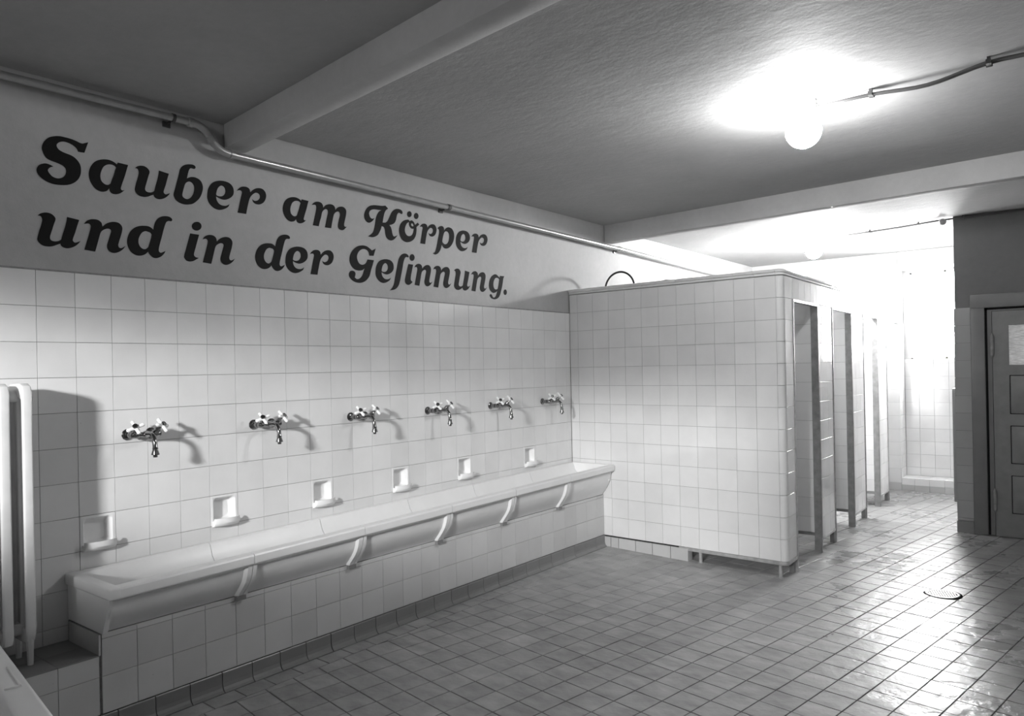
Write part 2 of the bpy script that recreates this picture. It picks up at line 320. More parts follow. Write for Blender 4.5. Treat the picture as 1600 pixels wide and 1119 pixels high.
# the camera-independent room lines
def beam_line(y0, k): return lambda x: y0 + k*x
GL={'S':[[[409,418,1],[376,319,1],[351,317,0],[325,317,1],[318,333,0],[305,350,0],[280,366,0],[250,376,0],[219,379,0],[189,372,0],[167,357,0],[156,339,0],[159,320,0],[173,302,0],[198,290,0],[228,282,0],[263,275,0],[293,262,0],[321,237,0],[340,205,0],[346,167,0],[341,122,0],[323,80,0],[295,47,0],[258,22,0],[218,8,0],[173,1,0],[123,0,0],[75,12,0],[36,34,0],[10,61,0],[0,88,0],[4,116,0],[19,140,0],[43,156,0],[72,164,0],[102,159,0],[128,149,1],[106,139,0],[89,122,0],[85,105,0],[98,83,0],[119,63,0],[149,55,0],[176,59,0],[204,76,0],[220,101,0],[226,130,0],[220,153,0],[201,171,0],[171,182,0],[141,189,0],[107,196,0],[78,208,0],[59,231,0],[48,258,0],[42,287,0],[49,323,0],[69,359,0],[98,389,0],[135,407,0],[175,418,0],[220,419,0],[266,416,0],[311,407,0],[342,397,0],[363,396,1]]],'a':[[[248,290,1],[339,286,1],[326,243,0],[308,181,0],[287,119,0],[271,67,0],[272,53,0],[283,44,0],[304,53,1],[288,36,0],[260,13,0],[226,0,0],[195,1,0],[176,16,0],[169,43,1],[149,17,0],[116,3,0],[84,4,0],[52,20,0],[26,49,0],[8,85,0],[0,128,0],[5,174,0],[21,216,0],[51,256,0],[89,281,0],[133,295,0],[176,298,0],[215,287,0],[239,271,1]],[[233,243,1],[214,256,0],[187,260,0],[156,252,0],[126,229,0],[109,197,0],[99,164,0],[96,135,0],[102,102,0],[118,83,0],[139,72,0],[161,73,0],[181,87,1],[192,119,0],[210,168,0],[222,211,0]]],'u':[[[3,251,1],[24,272,0],[53,284,0],[82,287,0],[108,280,0],[129,262,0],[137,239,0],[125,199,0],[110,147,0],[94,91,0],[94,67,0],[108,53,0],[135,51,0],[159,58,0],[178,72,1],[190,118,0],[208,180,0],[221,236,0],[226,273,1],[321,261,1],[306,213,0],[287,146,0],[268,88,0],[270,69,0],[285,59,0],[305,66,0],[328,78,1],[313,56,0],[287,30,0],[257,12,0],[222,2,0],[192,7,0],[175,21,0],[170,36,1],[144,23,0],[114,8,0],[81,0,0],[43,3,0],[15,20,0],[0,46,0],[2,75,0],[14,125,0],[30,180,0],[37,220,0],[31,243,0],[19,252,0]]],'b':[[[134,257,1],[158,272,0],[190,282,0],[227,282,0],[265,268,0],[288,239,0],[297,200,0],[289,152,0],[266,97,0],[233,56,0],[190,21,0],[147,6,0],[100,0,0],[53,9,0],[18,31,0],[1,62,0],[0,87,0],[15,140,0],[32,202,0],[51,271,0],[65,329,0],[86,363,0],[118,386,0],[161,400,0],[198,403,0],[219,395,0],[225,380,0],[213,365,0],[192,364,0],[173,363,0],[159,347,0],[148,315,0]],[[114,197,0],[130,218,0],[157,231,0],[183,225,0],[202,203,0],[207,174,0],[200,132,0],[181,93,0],[154,66,0],[127,56,0],[99,64,0],[85,82,0],[89,113,0],[100,155,0]]],'e':[[[239,77,1],[223,47,0],[191,24,0],[156,8,0],[117,0,0],[78,6,0],[45,24,0],[15,55,0],[0,94,0],[0,135,0],[9,189,0],[32,234,0],[66,269,0],[112,290,0],[157,300,0],[203,300,0],[243,291,0],[274,267,0],[288,233,0],[286,190,0],[266,157,0],[234,132,0],[199,116,0],[164,111,0],[125,118,0],[94,131,1],[95,110,0],[104,86,0],[124,63,0],[152,52,0],[186,52,0],[215,61,0]],[[97,144,1],[114,139,0],[137,139,0],[165,148,0],[186,170,0],[195,195,0],[192,224,0],[179,242,0],[156,250,0],[133,239,0],[113,215,0],[101,184,0],[95,157,0]]],'r':[[[0,225,1],[23,252,0],[53,274,0],[89,283,0],[122,281,0],[146,266,0],[155,235,1],[185,265,0],[223,288,0],[266,298,0],[303,294,0],[331,271,0],[343,235,0],[335,195,0],[313,158,0],[281,134,0],[250,123,0],[213,124,0],[186,140,0],[174,168,1],[195,156,0],[220,157,0],[248,172,0],[265,197,0],[264,224,0],[246,240,0],[218,241,0],[191,225,0],[162,196,0],[144,163,0],[130,118,0],[114,56,0],[102,1,1],[4,0,1],[19,57,0],[35,123,0],[51,185,0],[58,218,0],[49,233,0],[28,234,0]]],'m':[[[0,228,1],[22,252,0],[54,272,0],[97,280,0],[133,273,0],[154,250,0],[157,222,1],[187,252,0],[228,272,0],[272,279,0],[309,270,0],[327,247,0],[329,221,1],[354,249,0],[392,270,0],[438,277,0],[472,264,0],[490,236,0],[485,187,0],[469,129,0],[454,73,0],[463,49,0],[492,50,1],[470,29,0],[446,8,0],[416,0,0],[382,8,0],[365,30,0],[366,66,0],[381,123,0],[396,173,0],[390,203,0],[368,210,0],[337,198,0],[310,170,0],[294,122,0],[278,60,0],[265,3,1],[177,0,1],[193,60,0],[209,122,0],[224,178,0],[219,204,0],[193,211,0],[164,195,0],[141,165,0],[126,109,0],[106,53,0],[91,1,1],[10,1,1],[24,53,0],[43,121,0],[59,188,0],[60,223,0],[43,237,0]]],'K':[[[391,392,1],[359,371,0],[333,337,0],[314,285,0],[294,206,1],[341,212,0],[378,240,0],[412,294,0],[447,354,0],[485,390,0],[530,411,0],[583,415,0],[621,403,0],[635,383,0],[627,362,0],[608,359,0],[574,368,0],[547,350,0],[531,312,0],[517,265,0],[492,228,0],[450,203,0],[406,189,1],[431,165,0],[445,128,0],[455,86,0],[472,60,0],[498,61,0],[540,81,1],[513,49,0],[475,17,0],[430,0,0],[386,6,0],[354,29,0],[337,70,0],[331,113,0],[317,149,0],[278,160,1],[266,126,0],[244,85,0],[214,44,0],[171,17,0],[121,2,0],[55,5,1],[84,24,0],[116,47,0],[141,77,0],[160,128,0],[175,189,0],[188,250,0],[214,302,0],[243,336,0],[279,355,1],[236,352,0],[194,350,0],[144,344,0],[102,325,0],[82,298,0],[81,272,0],[96,242,0],[127,228,0],[163,242,1],[141,211,0],[109,185,0],[70,171,0],[32,182,0],[6,213,0],[0,254,0],[15,299,0],[47,346,0],[96,381,0],[160,399,0],[224,405,0],[288,411,0],[346,423,1]]],'o':[[[188,274,1],[173,289,0],[146,289,0],[80,266,0],[29,219,0],[5,166,0],[0,121,0],[14,67,0],[50,21,0],[103,0,0],[157,2,0],[220,26,0],[268,65,0],[298,120,0],[309,179,0],[308,216,1],[359,254,1],[334,278,1],[281,240,1],[270,267,0],[243,286,0],[216,290,0]],[[178,263,1],[141,241,0],[112,197,0],[101,151,0],[110,113,0],[140,86,0],[183,83,0],[222,102,0],[248,142,0],[260,188,1],[221,184,0],[190,202,0],[175,234,0]],[[220,252,0],[214,228,0],[233,217,0],[255,222,0],[251,239,0],[238,253,0]],[[227,371,0],[219,347,0],[198,330,0],[173,326,0],[153,337,0],[146,358,0],[154,382,0],[175,399,0],[200,403,0],[220,392,0]],[[350,366,0],[341,341,0],[320,323,0],[294,319,0],[274,331,0],[267,353,0],[275,378,0],[296,396,0],[322,399,0],[342,388,0]]],'p':[[[96,352,1],[122,380,0],[167,398,0],[208,395,0],[224,369,0],[227,345,1],[264,382,0],[316,401,0],[378,390,0],[413,352,0],[425,297,0],[410,231,0],[371,169,0],[318,124,0],[256,103,0],[205,114,0],[173,146,1],[159,102,0],[133,57,0],[91,18,0],[41,0,0],[0,11,1],[37,33,0],[58,70,0],[80,135,0],[102,214,0],[124,286,0],[128,329,0],[116,351,0]],[[231,321,0],[262,339,0],[298,333,0],[321,305,0],[322,255,0],[305,204,0],[273,172,0],[232,161,0],[197,176,0],[185,193,1],[193,232,0],[210,283,0]]],'n':[[[1,230,1],[21,258,0],[53,278,0],[91,285,0],[123,280,0],[146,261,0],[154,228,1],[181,255,0],[215,275,0],[253,285,0],[292,282,0],[317,262,0],[326,232,0],[315,178,0],[298,124,0],[287,82,0],[294,60,0],[316,57,0],[349,78,1],[327,47,0],[293,20,0],[254,5,0],[221,9,0],[196,32,0],[190,65,0],[203,112,0],[218,160,0],[228,196,0],[219,214,0],[192,215,0],[159,198,0],[139,175,0],[125,131,0],[108,67,0],[89,0,1],[0,6,1],[18,67,0],[40,143,0],[57,212,0],[50,234,0],[32,239,0]]],'d':[[[242,263,1],[252,308,0],[265,344,0],[290,377,0],[321,397,0],[361,408,0],[396,407,0],[418,396,0],[425,380,0],[415,367,0],[390,365,0],[370,355,0],[356,328,0],[338,271,0],[322,210,0],[303,144,0],[290,89,0],[292,65,0],[311,56,0],[354,77,1],[338,48,0],[308,18,0],[268,0,0],[234,3,0],[205,26,0],[189,54,1],[167,29,0],[133,11,0],[95,5,0],[62,13,0],[30,36,0],[8,76,0],[0,118,0],[7,166,0],[29,216,0],[67,257,0],[110,279,0],[153,288,0],[196,289,0],[222,279,0]],[[226,215,1],[214,231,0],[190,238,0],[166,239,0],[137,223,0],[115,189,0],[103,154,0],[104,116,0],[120,87,0],[144,72,0],[168,75,0],[192,95,1],[208,143,0],[221,188,0]]],'i':[[[64,275,1],[156,274,1],[140,223,0],[120,154,0],[100,86,0],[102,61,0],[121,48,0],[149,46,1],[120,27,0],[88,8,0],[51,0,0],[19,7,0],[0,33,0],[2,60,0],[22,128,0],[44,206,0]],[[182,361,0],[172,334,0],[147,315,0],[116,311,0],[92,323,0],[83,348,0],[93,374,0],[118,393,0],[149,398,0],[173,386,0]]],'G':[[[422,439,1],[386,347,1],[319,341,1],[313,373,0],[288,402,0],[247,413,0],[199,404,0],[158,375,0],[131,332,0],[128,288,0],[147,247,0],[178,224,0],[218,224,0],[259,245,0],[289,294,1],[390,294,1],[370,237,0],[343,172,0],[317,100,0],[279,53,0],[229,18,0],[164,0,0],[93,4,0],[39,27,0],[5,61,0],[0,97,0],[18,126,0],[53,136,0],[88,127,0],[99,100,0],[87,59,1],[118,43,0],[158,52,0],[199,90,0],[224,142,0],[241,181,1],[200,155,0],[144,146,0],[89,154,0],[43,187,0],[17,234,0],[16,289,0],[39,346,0],[87,401,0],[144,437,0],[216,455,0],[281,451,0],[329,429,0],[362,410,1]]],'s':[[[0,0,1],[43,39,0],[75,93,0],[94,166,0],[114,240,0],[138,327,0],[158,401,0],[191,451,0],[232,480,0],[277,490,0],[318,481,0],[336,459,0],[326,445,0],[294,447,0],[267,426,0],[242,370,0],[222,289,0],[197,201,0],[173,120,0],[140,59,0],[86,19,0]]],'i2':[[[65,270,1],[150,269,1],[127,192,0],[105,110,0],[105,64,0],[135,46,1],[104,20,0],[60,0,0],[17,13,0],[0,48,0],[11,102,0],[35,177,0]],[[179,363,0],[169,337,0],[146,319,0],[119,316,0],[97,329,0],[89,354,0],[99,381,0],[121,399,0],[149,402,0],[171,388,0]]],'g':[[[257,354,1],[359,358,1],[337,321,0],[322,261,0],[303,196,0],[276,130,0],[253,76,0],[214,31,0],[159,6,0],[101,0,0],[44,15,0],[14,44,0],[21,63,0],[41,70,0],[65,58,0],[85,31,0],[114,25,0],[147,45,0],[169,81,0],[192,130,1],[162,109,0],[103,92,0],[55,104,0],[15,138,0],[0,184,0],[6,237,0],[28,290,0],[70,336,0],[137,367,0],[186,362,0],[227,339,0],[248,325,1]],[[239,300,1],[218,314,0],[177,319,0],[143,305,0],[117,272,0],[104,234,0],[106,187,0],[126,154,0],[159,146,0],[197,156,1],[215,200,0],[229,254,0]]],'dot':[[[79,43,0],[71,18,0],[50,2,0],[26,0,0],[7,14,0],[0,38,0],[8,63,0],[28,79,0],[53,81,0],[72,67,0]]]}
PL=[["S",0.0143,2.3002,1,1],["a",0.2189,2.3009,1,1],["u",0.4173,2.3101,1,1],["b",0.6,2.3066,1,1],["e",0.7712,2.3079,1,1],["r",0.9333,2.3099,1,1],["m",1.3963,2.3093,1,1],["K",1.7763,2.2965,1,1],["o",2.0603,2.3029,1,1],["p",2.3616,2.2509,1,1],["n",0.1944,2.0329,1,1],["d",0.3772,2.0322,1,1],["i",0.6461,2.0325,1,1],["G",1.652,2.0116,1,1],["s",1.9714,1.9832,1,1],["i2",2.103,2.0294,1,1],["g",2.9347,1.9903,1,1],["dot",3.1024,2.0305,1,1],["a",1.2062,2.3091,0.998,0.9322],["e",2.5891,2.3028,1.0221,0.9773],["e",1.2171,2.0295,1.0085,0.9892],["e",1.8587,2.0256,1.0384,0.9952],["r",2.2444,2.3091,0.9141,0.9493],["r",2.7524,2.3071,1.0323,0.9717],["r",1.3773,2.033,0.9653,0.9957],["n",0.7405,2.0324,0.9957,1.0107],["n",2.1881,2.0311,0.9386,1.0055],["n",2.3616,2.0327,0.9932,1.0225],["n",2.742,2.0327,0.9658,1.009],["u",0.0127,2.0332,1.0157,0.9926],["u",2.5635,2.0307,1.0092,1.0279],["d",1.032,2.0314,1.0196,0.9907]]
# ================================================================== the setting
Y0, Y1, XR = -6.0, 8.45, 4.4
ZC, ZC2, ZT = 2.742, 2.715, 1.931          # ceilings, top of the wall tiles
# ---- floor slab (grout level) and its tiles
PA, PB = 0.045 + 0.0205*0.3, 0.0205
def lift(x, y):                             # the tile grid laid on the slightly sloping floor
    t = (CZ - PA + PB*CX) / (CZ - PB*(x - CX))
    X, Y = CX + t*(x-CX), CY + t*(y-CY)
    return Vector((X, Y, PA - PB*X))
gz = lambda x: PA - PB*x - 0.0035
floor = setting('floor', [(-0.2, Y0, gz(-0.2)), (XR, Y0, gz(XR)), (XR, Y1, gz(XR)), (-0.2, Y1, gz(-0.2))], [(0, 1, 2, 3)], M['grout_dark'], 'wet tiled floor sloping to the drain')
FA = math.radians(9.3196); E1 = Vector((math.sin(FA), math.cos(FA))); E2 = Vector((math.cos(FA), -math.sin(FA)))
FO = Vector((0.611, 1.222)); PAA, PBB = 0.15067, 0.14936
def clip(poly, nx, ny, c):                  # keep nx*x + ny*y >= c
    out = []
    for i, p in enumerate(poly):
        q = poly[(i+1) % len(poly)]; a = nx*p[0]+ny*p[1]-c; b = nx*q[0]+ny*q[1]-c
        if a >= 0: out.append(p)
        if (a >= 0) != (b >= 0): out.append(p + (q-p)*(a/(a-b)))
    return out
def shrink(poly, d):
    n = len(poly); out = []
    for i in range(n):
        a, b, c = poly[i-1], poly[i], poly[(i+1) % n]
        e1 = (b-a).normalized(); e2 = (c-b).normalized()
        n1 = Vector((-e1.y, e1.x)); n2 = Vector((-e2.y, e2.x)); k = n1+n2
        if k.length < 1e-6: return None
        k = k/(k.length_squared/2) ; out.append(b + k*d)
    return out
def area(p): return 0.5*sum(p[i-1].x*p[i].y - p[i].x*p[i-1].y for i in range(len(p)))
def floor_plate(poly):
    if area(poly) < 0: poly = poly[::-1]
    if area(poly) < 0.0008: return None
    a = shrink(poly, 0.0022); 
    if not a: return None
    b = shrink(poly, 0.0040)
    if not b or area(b) < 0.0004: return None
    c = sum(a, Vector((0, 0)))/len(a); tilt = (random.gauss(0, 0.003), random.gauss(0, 0.003)); dz = random.gauss(0, 0.0003)
    def P(q, z): return (q.x, q.y, PA - PB*q.x + z + dz + (q.x-c.x)*tilt[0] + (q.y-c.y)*tilt[1])
    n = len(a); v = [P(q, 0) for q in b] + [P(q, -0.0012) for q in a] + [P(q, -0.008) for q in a]
    f = [tuple(range(n))]
    for i in range(n):
        j = (i+1) % n; f += [(i, n+i, n+j, j)[::-1], (n+i, 2*n+i, 2*n+j, n+j)[::-1]]
    return v, f, c
def project(x, y, z):
    d = Vector((x-CX, y-CY, z-CZ)); w = d.dot(fw)
    if w < 0.1: return None
    return 800 + FOC*d.dot(rt)/w, 576.05 - FOC*d.dot(up)/w
cand = []
XB = 0.440
for i in range(-32, 56):
    for j in range(-12, 36):
        q = [FO + E1*(PAA*(i+a)) + E2*(PBB*(j+b)) for a, b in ((0, 0), (0, 1), (1, 1), (1, 0))]
        q = [lift(p.x, p.y).xy for p in q]
        q = clip(q, 1, 0, XB)
        if len(q) > 2: q = clip(q, -1, 0, -XR+0.01)
        if len(q) > 2: q = clip(q, 0, 1, Y0+0.01)
        if len(q) > 2: q = clip(q, 0, -1, -(8.44 if True else 0))
        if len(q) < 3: continue
        r = floor_plate(q)
        if r: cand.append((q, r))
for k in range(-14, 26):                    # border row cut along the washing wall
    y = 0.20 + 0.152*k; q = [Vector((0.338, y)), Vector((XB, y)), Vector((XB, y+0.152)), Vector((0.338, y+0.152))]
    r = floor_plate(q)
    if r and y < 3.85: cand.append((q, r))
def seen(q):
    s = []
    for p in q:
        u = project(p.x, p.y, 0.02)
        if not u: return 0
        s.append(Vector(u))
    c = sum(s, Vector((0, 0)))/len(s)
    if not (-10 < c.x < 1610 and c.y < 1130): return 0
    w = sum(q, Vector((0, 0)))/len(q)
    if w.x < 1.72 and 3.93 < w.y < 8.2: return 0
    return abs(area(s))
cand.sort(key=lambda t: -seen(t[0]))
rest = MB()
for n, (q, (v, f, c)) in enumerate(cand):
    if n < 298:
        cc = Vector((c.x, c.y, PA - PB*c.x))
        me = mesh('floor_tile', [Vector(p)-cc for p in v], f, M['floor'])
        part('floor_tile', me, floor, Matrix.Translation(cc))
    else: rest.add(v, f)
o = rest.build('floor_tiles_further_off', M['floor'], floor, stuff=True); o.name = 'floor_tile_field'
# ---- ceiling, beams
k1, k2 = -0.122, -0.088
def beam(name, y0, k, wdt, zb, zt, m, label):
    x1 = XR
    v = [(0, y0, zb), (x1, y0+k*x1, zb), (x1, y0+wdt+k*x1, zb), (0, y0+wdt, zb), (0, y0, zt), (x1, y0+k*x1, zt), (x1, y0+wdt+k*x1, zt), (0, y0+wdt, zt)]
    o = setting(name, v, [(0,3,2,1),(4,5,6,7),(0,1,5,4),(1,2,6,5),(2,3,7,6),(3,0,4,7)], m, label)
    return bevel(o, 0.006, 2)
cl = setting('ceiling', [(0, Y0, ZC), (XR, Y0, ZC), (XR, 4.60+k2*XR, ZC), (0, 4.60, ZC), (XR, 4.60+k2*XR, ZC2), (0, 4.60, ZC2), (XR, Y1, ZC2), (0, Y1, ZC2)],
             [(3, 2, 1, 0), (3, 5, 4, 2), (5, 7, 6, 4)], M['ceil'], 'rough plastered ceiling')
beam('ceiling_beam', 0.862, k1, 0.120, 2.622, ZC+0.02, M['beam'], 'plastered ceiling beam above the lettering, the nearer one')
beam('ceiling_beam', 4.545, k2, 0.112, 2.588, ZC+0.02, M['beam'], 'plastered ceiling beam in front of the cubicles, the further one')
# ---- left wall: plaster with holes for the soap dishes, tiles
DISH = {1, 5, 9, 13, 17, 22}
zr = [ZT - 0.15*i for i in range(9)]         # 1.931 ... 0.731
v, f = [], []
def quadx(x, ya, yb, za, zb):
    b = len(v); v.extend([(x, ya, za), (x, yb, za), (x, yb, zb), (x, ya, zb)]); f.append((b, b+1, b+2, b+3))
XW = -0.0075
quadx(XW, Y0, Y1, ZT, ZC+0.03)
quadx(XW, Y0, Y1, 0.881, ZT); quadx(XW, Y0, Y1, -0.05, 0.731)
ys = [Y0] + sum(([0.15*k+0.012, 0.15*(k+1)-0.012] for k in sorted(DISH)), []) + [Y1]
for i in range(0, len(ys), 2): quadx(XW, ys[i], ys[i+1], 0.731, 0.881)
wl = setting('wall_left', v, f, M['wall'], 'left wall, painted plaster above white tiles')
gm = MB()                                    # grout bed behind the tiles (in front of the plaster plane)
for (ya, yb, za, zb) in [(-0.9, 3.97, 0.881, ZT+0.003), (-0.9, 3.97, 0.37, 0.731)] + [(a, b, 0.731, 0.881) for a, b in zip([-0.9]+ys[2::2], ys[1:-1:2]+[3.97])]:
    gm.add([(-0.006, ya, za), (-0.006, yb, za), (-0.006, yb, zb), (-0.006, ya, zb)], [(0, 1, 2, 3)])
gm.build('grout_bed', M['grout'], wl)
E_ = MB(); E_.box(-0.0075, 0.0035, -0.9, 3.965, ZT-0.0005, ZT+0.006); E_.build('tile_top_strip', M['grout'], wl)  # thin grey strip along the top row of tiles
for k in range(-6, 27):
    ya, yb = 0.15*k, min(0.15*(k+1), 3.962)
    for r in range(8):
        if r == 7 and k in DISH: continue
        tile(wl, 'wall_tile', M['tile'], (0, 0), (0, 1), ya, yb, zr[r+1], zr[r])
    if k > 0: tile(wl, 'wall_tile', M['tile'], (0, 0), (0, 1), ya, yb, 0.60, 0.731)
for k in range(-6, 1):
    for za, zb in ((0.581, 0.731), (0.431, 0.581), (0.368, 0.431)):
        tile(wl, 'wall_tile', M['tile'], (0, 0), (0, 1), 0.15*k, 0.15*(k+1), za, zb)
# ---- plinth wall under the trough, ledge of the radiator niche
def boxset(name, bx, m, label):
    b = MB(); b.box(*bx); me = mesh(name, b.v, b.f, m); o = D.objects.new(name, me); COL.objects.link(o); o['kind'] = 'structure'; o['label'] = label; return o
XL = 0.305
t1 = boxset('trim_1', (0.0, XL-0.008, 0.098, 3.99, 0.0, 0.452), M['grout'], 'tiled plinth wall under the washing trough')
for m_ in range(-1, 26):
    ya, yb = max(0.243+0.15*m_, 0.103), min(0.243+0.15*(m_+1), 3.95)
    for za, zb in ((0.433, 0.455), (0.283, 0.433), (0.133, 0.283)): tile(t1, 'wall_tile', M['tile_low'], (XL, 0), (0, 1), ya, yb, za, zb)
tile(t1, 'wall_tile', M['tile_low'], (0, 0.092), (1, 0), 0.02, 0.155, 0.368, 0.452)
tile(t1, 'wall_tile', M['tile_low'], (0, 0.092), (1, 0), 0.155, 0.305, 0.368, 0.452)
b = MB()
for k in range(6):
    a0, a1 = k*PI/12, (k+1)*PI/12
t2 = boxset('trim_2', (0.0, XL-0.008, -3.5, 0.098, 0.0, 0.362), M['grout'], 'low tiled ledge under the radiator')
for m_ in range(-9, 0):
    ya, yb = 0.243+0.15*m_, min(0.243+0.15*(m_+1), 0.093)
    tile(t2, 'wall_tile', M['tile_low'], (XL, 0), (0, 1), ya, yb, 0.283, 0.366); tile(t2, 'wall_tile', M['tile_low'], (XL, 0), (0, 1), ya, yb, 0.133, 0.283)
    for x0 in (0.004, 0.154):                # tiles lying on the ledge
        w, h = 0.15-JT, yb-ya-JT
        mw = frame(((x0+0.075), (ya+yb)/2, 0.370), (1, 0, 0), (0, 1, 0))
        part('ledge_tile', tile_mesh('ledge_tile', w, h, M['base']), t2, mw)
# coved base tiles
def coved(parent, ya, yb, m, x=XL+0.008, zt=0.131):
    key = ('coved', round(yb-ya, 3), m.name)
    if key not in TCACHE:
        L = yb-ya-0.004; zf = -0.02
        prof = [(-0.012, zt), (-0.003, zt), (0, zt-0.004), (0, 0.080), (0.003, 0.064), (0.009, 0.053), (0.020, 0.045), (0.020, 0.02), (-0.012, 0.02)]
        v = [(p[0], s*L/2, p[1]) for s in (-1, 1) for p in prof]; n = len(prof)
        f = [(i, (i+1) % n, n+(i+1) % n, n+i) for i in range(n)] + [tuple(range(n))[::-1], tuple(range(n, 2*n))]
        me = mesh('base_tile', v, f, m); bm = bmesh.new(); bm.from_mesh(me); bmesh.ops.recalc_face_normals(bm, faces=bm.faces); bm.to_mesh(me); bm.free(); TCACHE[key] = me
    part('base_tile', TCACHE[key], parent, Matrix.Translation((x + random.gauss(0, 0.0006), (ya+yb)/2, 0)))
bb = MB(); bb.box(XL-0.010, XL+0.002, -3.5, 3.95, 0.0, 0.132)
bl = setting('baseboard_left', bb.v, bb.f, M['grout_dark'], 'dark coved base tiles along the washing wall')
y = 0.007
for k in range(-9, 26):
    ya, yb = y+0.152*k, min(y+0.152*(k+1), 3.945)
    if yb > ya+0.03: coved(bl, ya, yb, M['base'])
# ---- the other walls
def wallq(name, pts, m, label):
    return setting(name, pts, [tuple(range(len(pts)))], m, label)
wallq('wall_right', [(XR, Y1, -0.1), (XR, Y0, -0.1), (XR, Y0, 2.78), (XR, Y1, 2.78)], M['wall'], 'right side wall')
wallq('wall_back', [(XR, Y0, -0.1), (-0.01, Y0, -0.1), (-0.01, Y0, 2.78), (XR, Y0, 2.78)], M['wall'], 'back wall behind the camera')
# end wall of the cubicle row with its corner and the recess beside it
YE, XE = 8.16, 1.672
b = MB(); b.box(-0.01, XE-0.008, YE+0.008, Y1+0.05, -0.05, ZC2+0.02)
we = setting('wall_front', b.v, b.f, M['wall'], 'far end wall, white, beside the recess')
zj = [0.10, 0.26] + [0.26+0.15*i for i in range(1, 12)]
for i in range(len(zj)-1):
    for x0, x1 in ((XE-0.15, XE), (XE-0.30, XE-0.15)): tile(we, 'wall_tile', M['tile'], (0, YE), (1, 0), x0, x1, zj[i], zj[i+1])
    for s0, s1 in ((0.0, 0.15), (0.15, 0.29)): tile(we, 'wall_tile', M['tile'], (XE, YE), (0, 1), s0, s1, zj[i], zj[i+1])
for x0, x1 in ((XE-0.15, XE), (XE-0.30, XE-0.15)): tile(we, 'base_tile', M['base_light'], (0, YE-0.004), (1, 0), x0, x1, 0.012, 0.10)
# far wall with the window
b = MB(); b.box(XE-0.01, XR, Y1+0.008, Y1+0.10, -0.05, 1.49); b.box(XE-0.01, XR, Y1+0.008, Y1+0.10, 2.50, ZC2+0.02)
b.box(XE-0.01, 1.74, Y1+0.008, Y1+0.10, 1.49, 2.50); b.box(2.46, XR, Y1+0.008, Y1+0.10, 1.49, 2.50)
wf = setting('wall_recess', b.v, b.f, M['wall'], 'far wall of the recess, tiled below the window')
zj = [0.155, 0.25] + [0.25+0.15*i for i in range(1, 9)] + [1.50]
st = MB()
for i in range(len(zj)-1):
    for k in range(-1, 17):
        x0, x1 = max(1.819+0.15*k, XE+0.002), min(1.819+0.15*(k+1), 4.39)
        tile(wf, 'wall_tile', M['tile'], (0, Y1), (1, 0), x0, x1, zj[i], zj[i+1], into=None if k < 5 else st)
st.build('wall_tile_field', M['tile'], wf, stuff=True)
w1 = setting('window_1', label='frosted window above the far bench, blown out by daylight', loc=(2.1, Y1+0.03, 1.5))
fr = MB()
for x in (1.74, 2.09): fr.box(x, x+0.022, Y1+0.01, Y1+0.055, 1.49, 2.50)
fr.box(2.438, 2.46, Y1+0.01, Y1+0.055, 1.49, 2.50); fr.box(1.74, 2.46, Y1+0.01, Y1+0.055, 1.49, 1.515); fr.box(1.74, 2.46, Y1+0.01, Y1+0.055, 2.48, 2.50)
fr.build('window_frame', M['porcelain'], w1)
xs_ = [1.762, 2.09, 2.112, 2.438]
for i in range(0, 4, 2):
    p = MB(); p.box(xs_[i], xs_[i+1], Y1+0.03, Y1+0.036, 1.515, 2.48); p.build('window_pane', M['window'], w1)
b = MB(); b.box(XE-0.002, XR, YE, Y1+0.02, 2.53, ZC2+0.01)
lb = setting('trim_3', b.v, b.f, M['beam'], 'lintel beam over the far recess')
b = MB(); b.box(XE-0.002, XR, YE+0.008, Y1, -0.02, 0.147)
tb = setting('trim_4', b.v, b.f, M['grout'], 'low tiled bench in the far recess')
for k in range(-1, 18):
    x0, x1 = max(1.805+0.1465*k, XE+0.002), min(1.805+0.1465*(k+1), XR)
    if x1 - x0 < 0.02: continue
    tile(tb, 'base_tile', M['base_light'], (0, YE), (1, 0), x0, x1, 0.006, 0.079)
    tile(tb, 'bench_tile', M['tile'], (0, YE), (1, 0), x0, x1, 0.079, 0.155)
    part('bench_tile', tile_mesh('bench_tile', x1-x0-JT, 0.288, M['tile']), tb, frame(((x0+x1)/2, (YE+Y1)/2, 0.155), (1, 0, 0), (0, 1, 0)))
# ---- wall with the door
YD, XD = 6.21, 2.482
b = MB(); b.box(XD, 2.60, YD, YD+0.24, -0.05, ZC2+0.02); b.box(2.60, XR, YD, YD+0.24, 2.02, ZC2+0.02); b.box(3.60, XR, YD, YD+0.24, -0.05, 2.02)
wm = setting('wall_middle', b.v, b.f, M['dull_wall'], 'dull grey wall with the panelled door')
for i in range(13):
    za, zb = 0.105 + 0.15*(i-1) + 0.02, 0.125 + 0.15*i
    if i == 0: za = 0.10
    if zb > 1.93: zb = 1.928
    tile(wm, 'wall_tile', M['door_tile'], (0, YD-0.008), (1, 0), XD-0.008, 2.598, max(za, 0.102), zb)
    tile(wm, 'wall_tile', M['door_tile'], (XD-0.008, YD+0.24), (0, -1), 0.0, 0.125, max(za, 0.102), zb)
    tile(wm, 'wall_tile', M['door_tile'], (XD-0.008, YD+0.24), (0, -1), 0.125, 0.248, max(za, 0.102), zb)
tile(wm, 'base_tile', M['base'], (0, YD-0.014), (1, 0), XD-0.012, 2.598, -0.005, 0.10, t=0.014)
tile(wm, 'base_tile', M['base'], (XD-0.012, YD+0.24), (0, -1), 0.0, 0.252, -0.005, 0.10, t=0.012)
d1 = setting('door_1', label='grey panelled door with a ribbed glass pane', loc=(3.1, YD, 0.0))
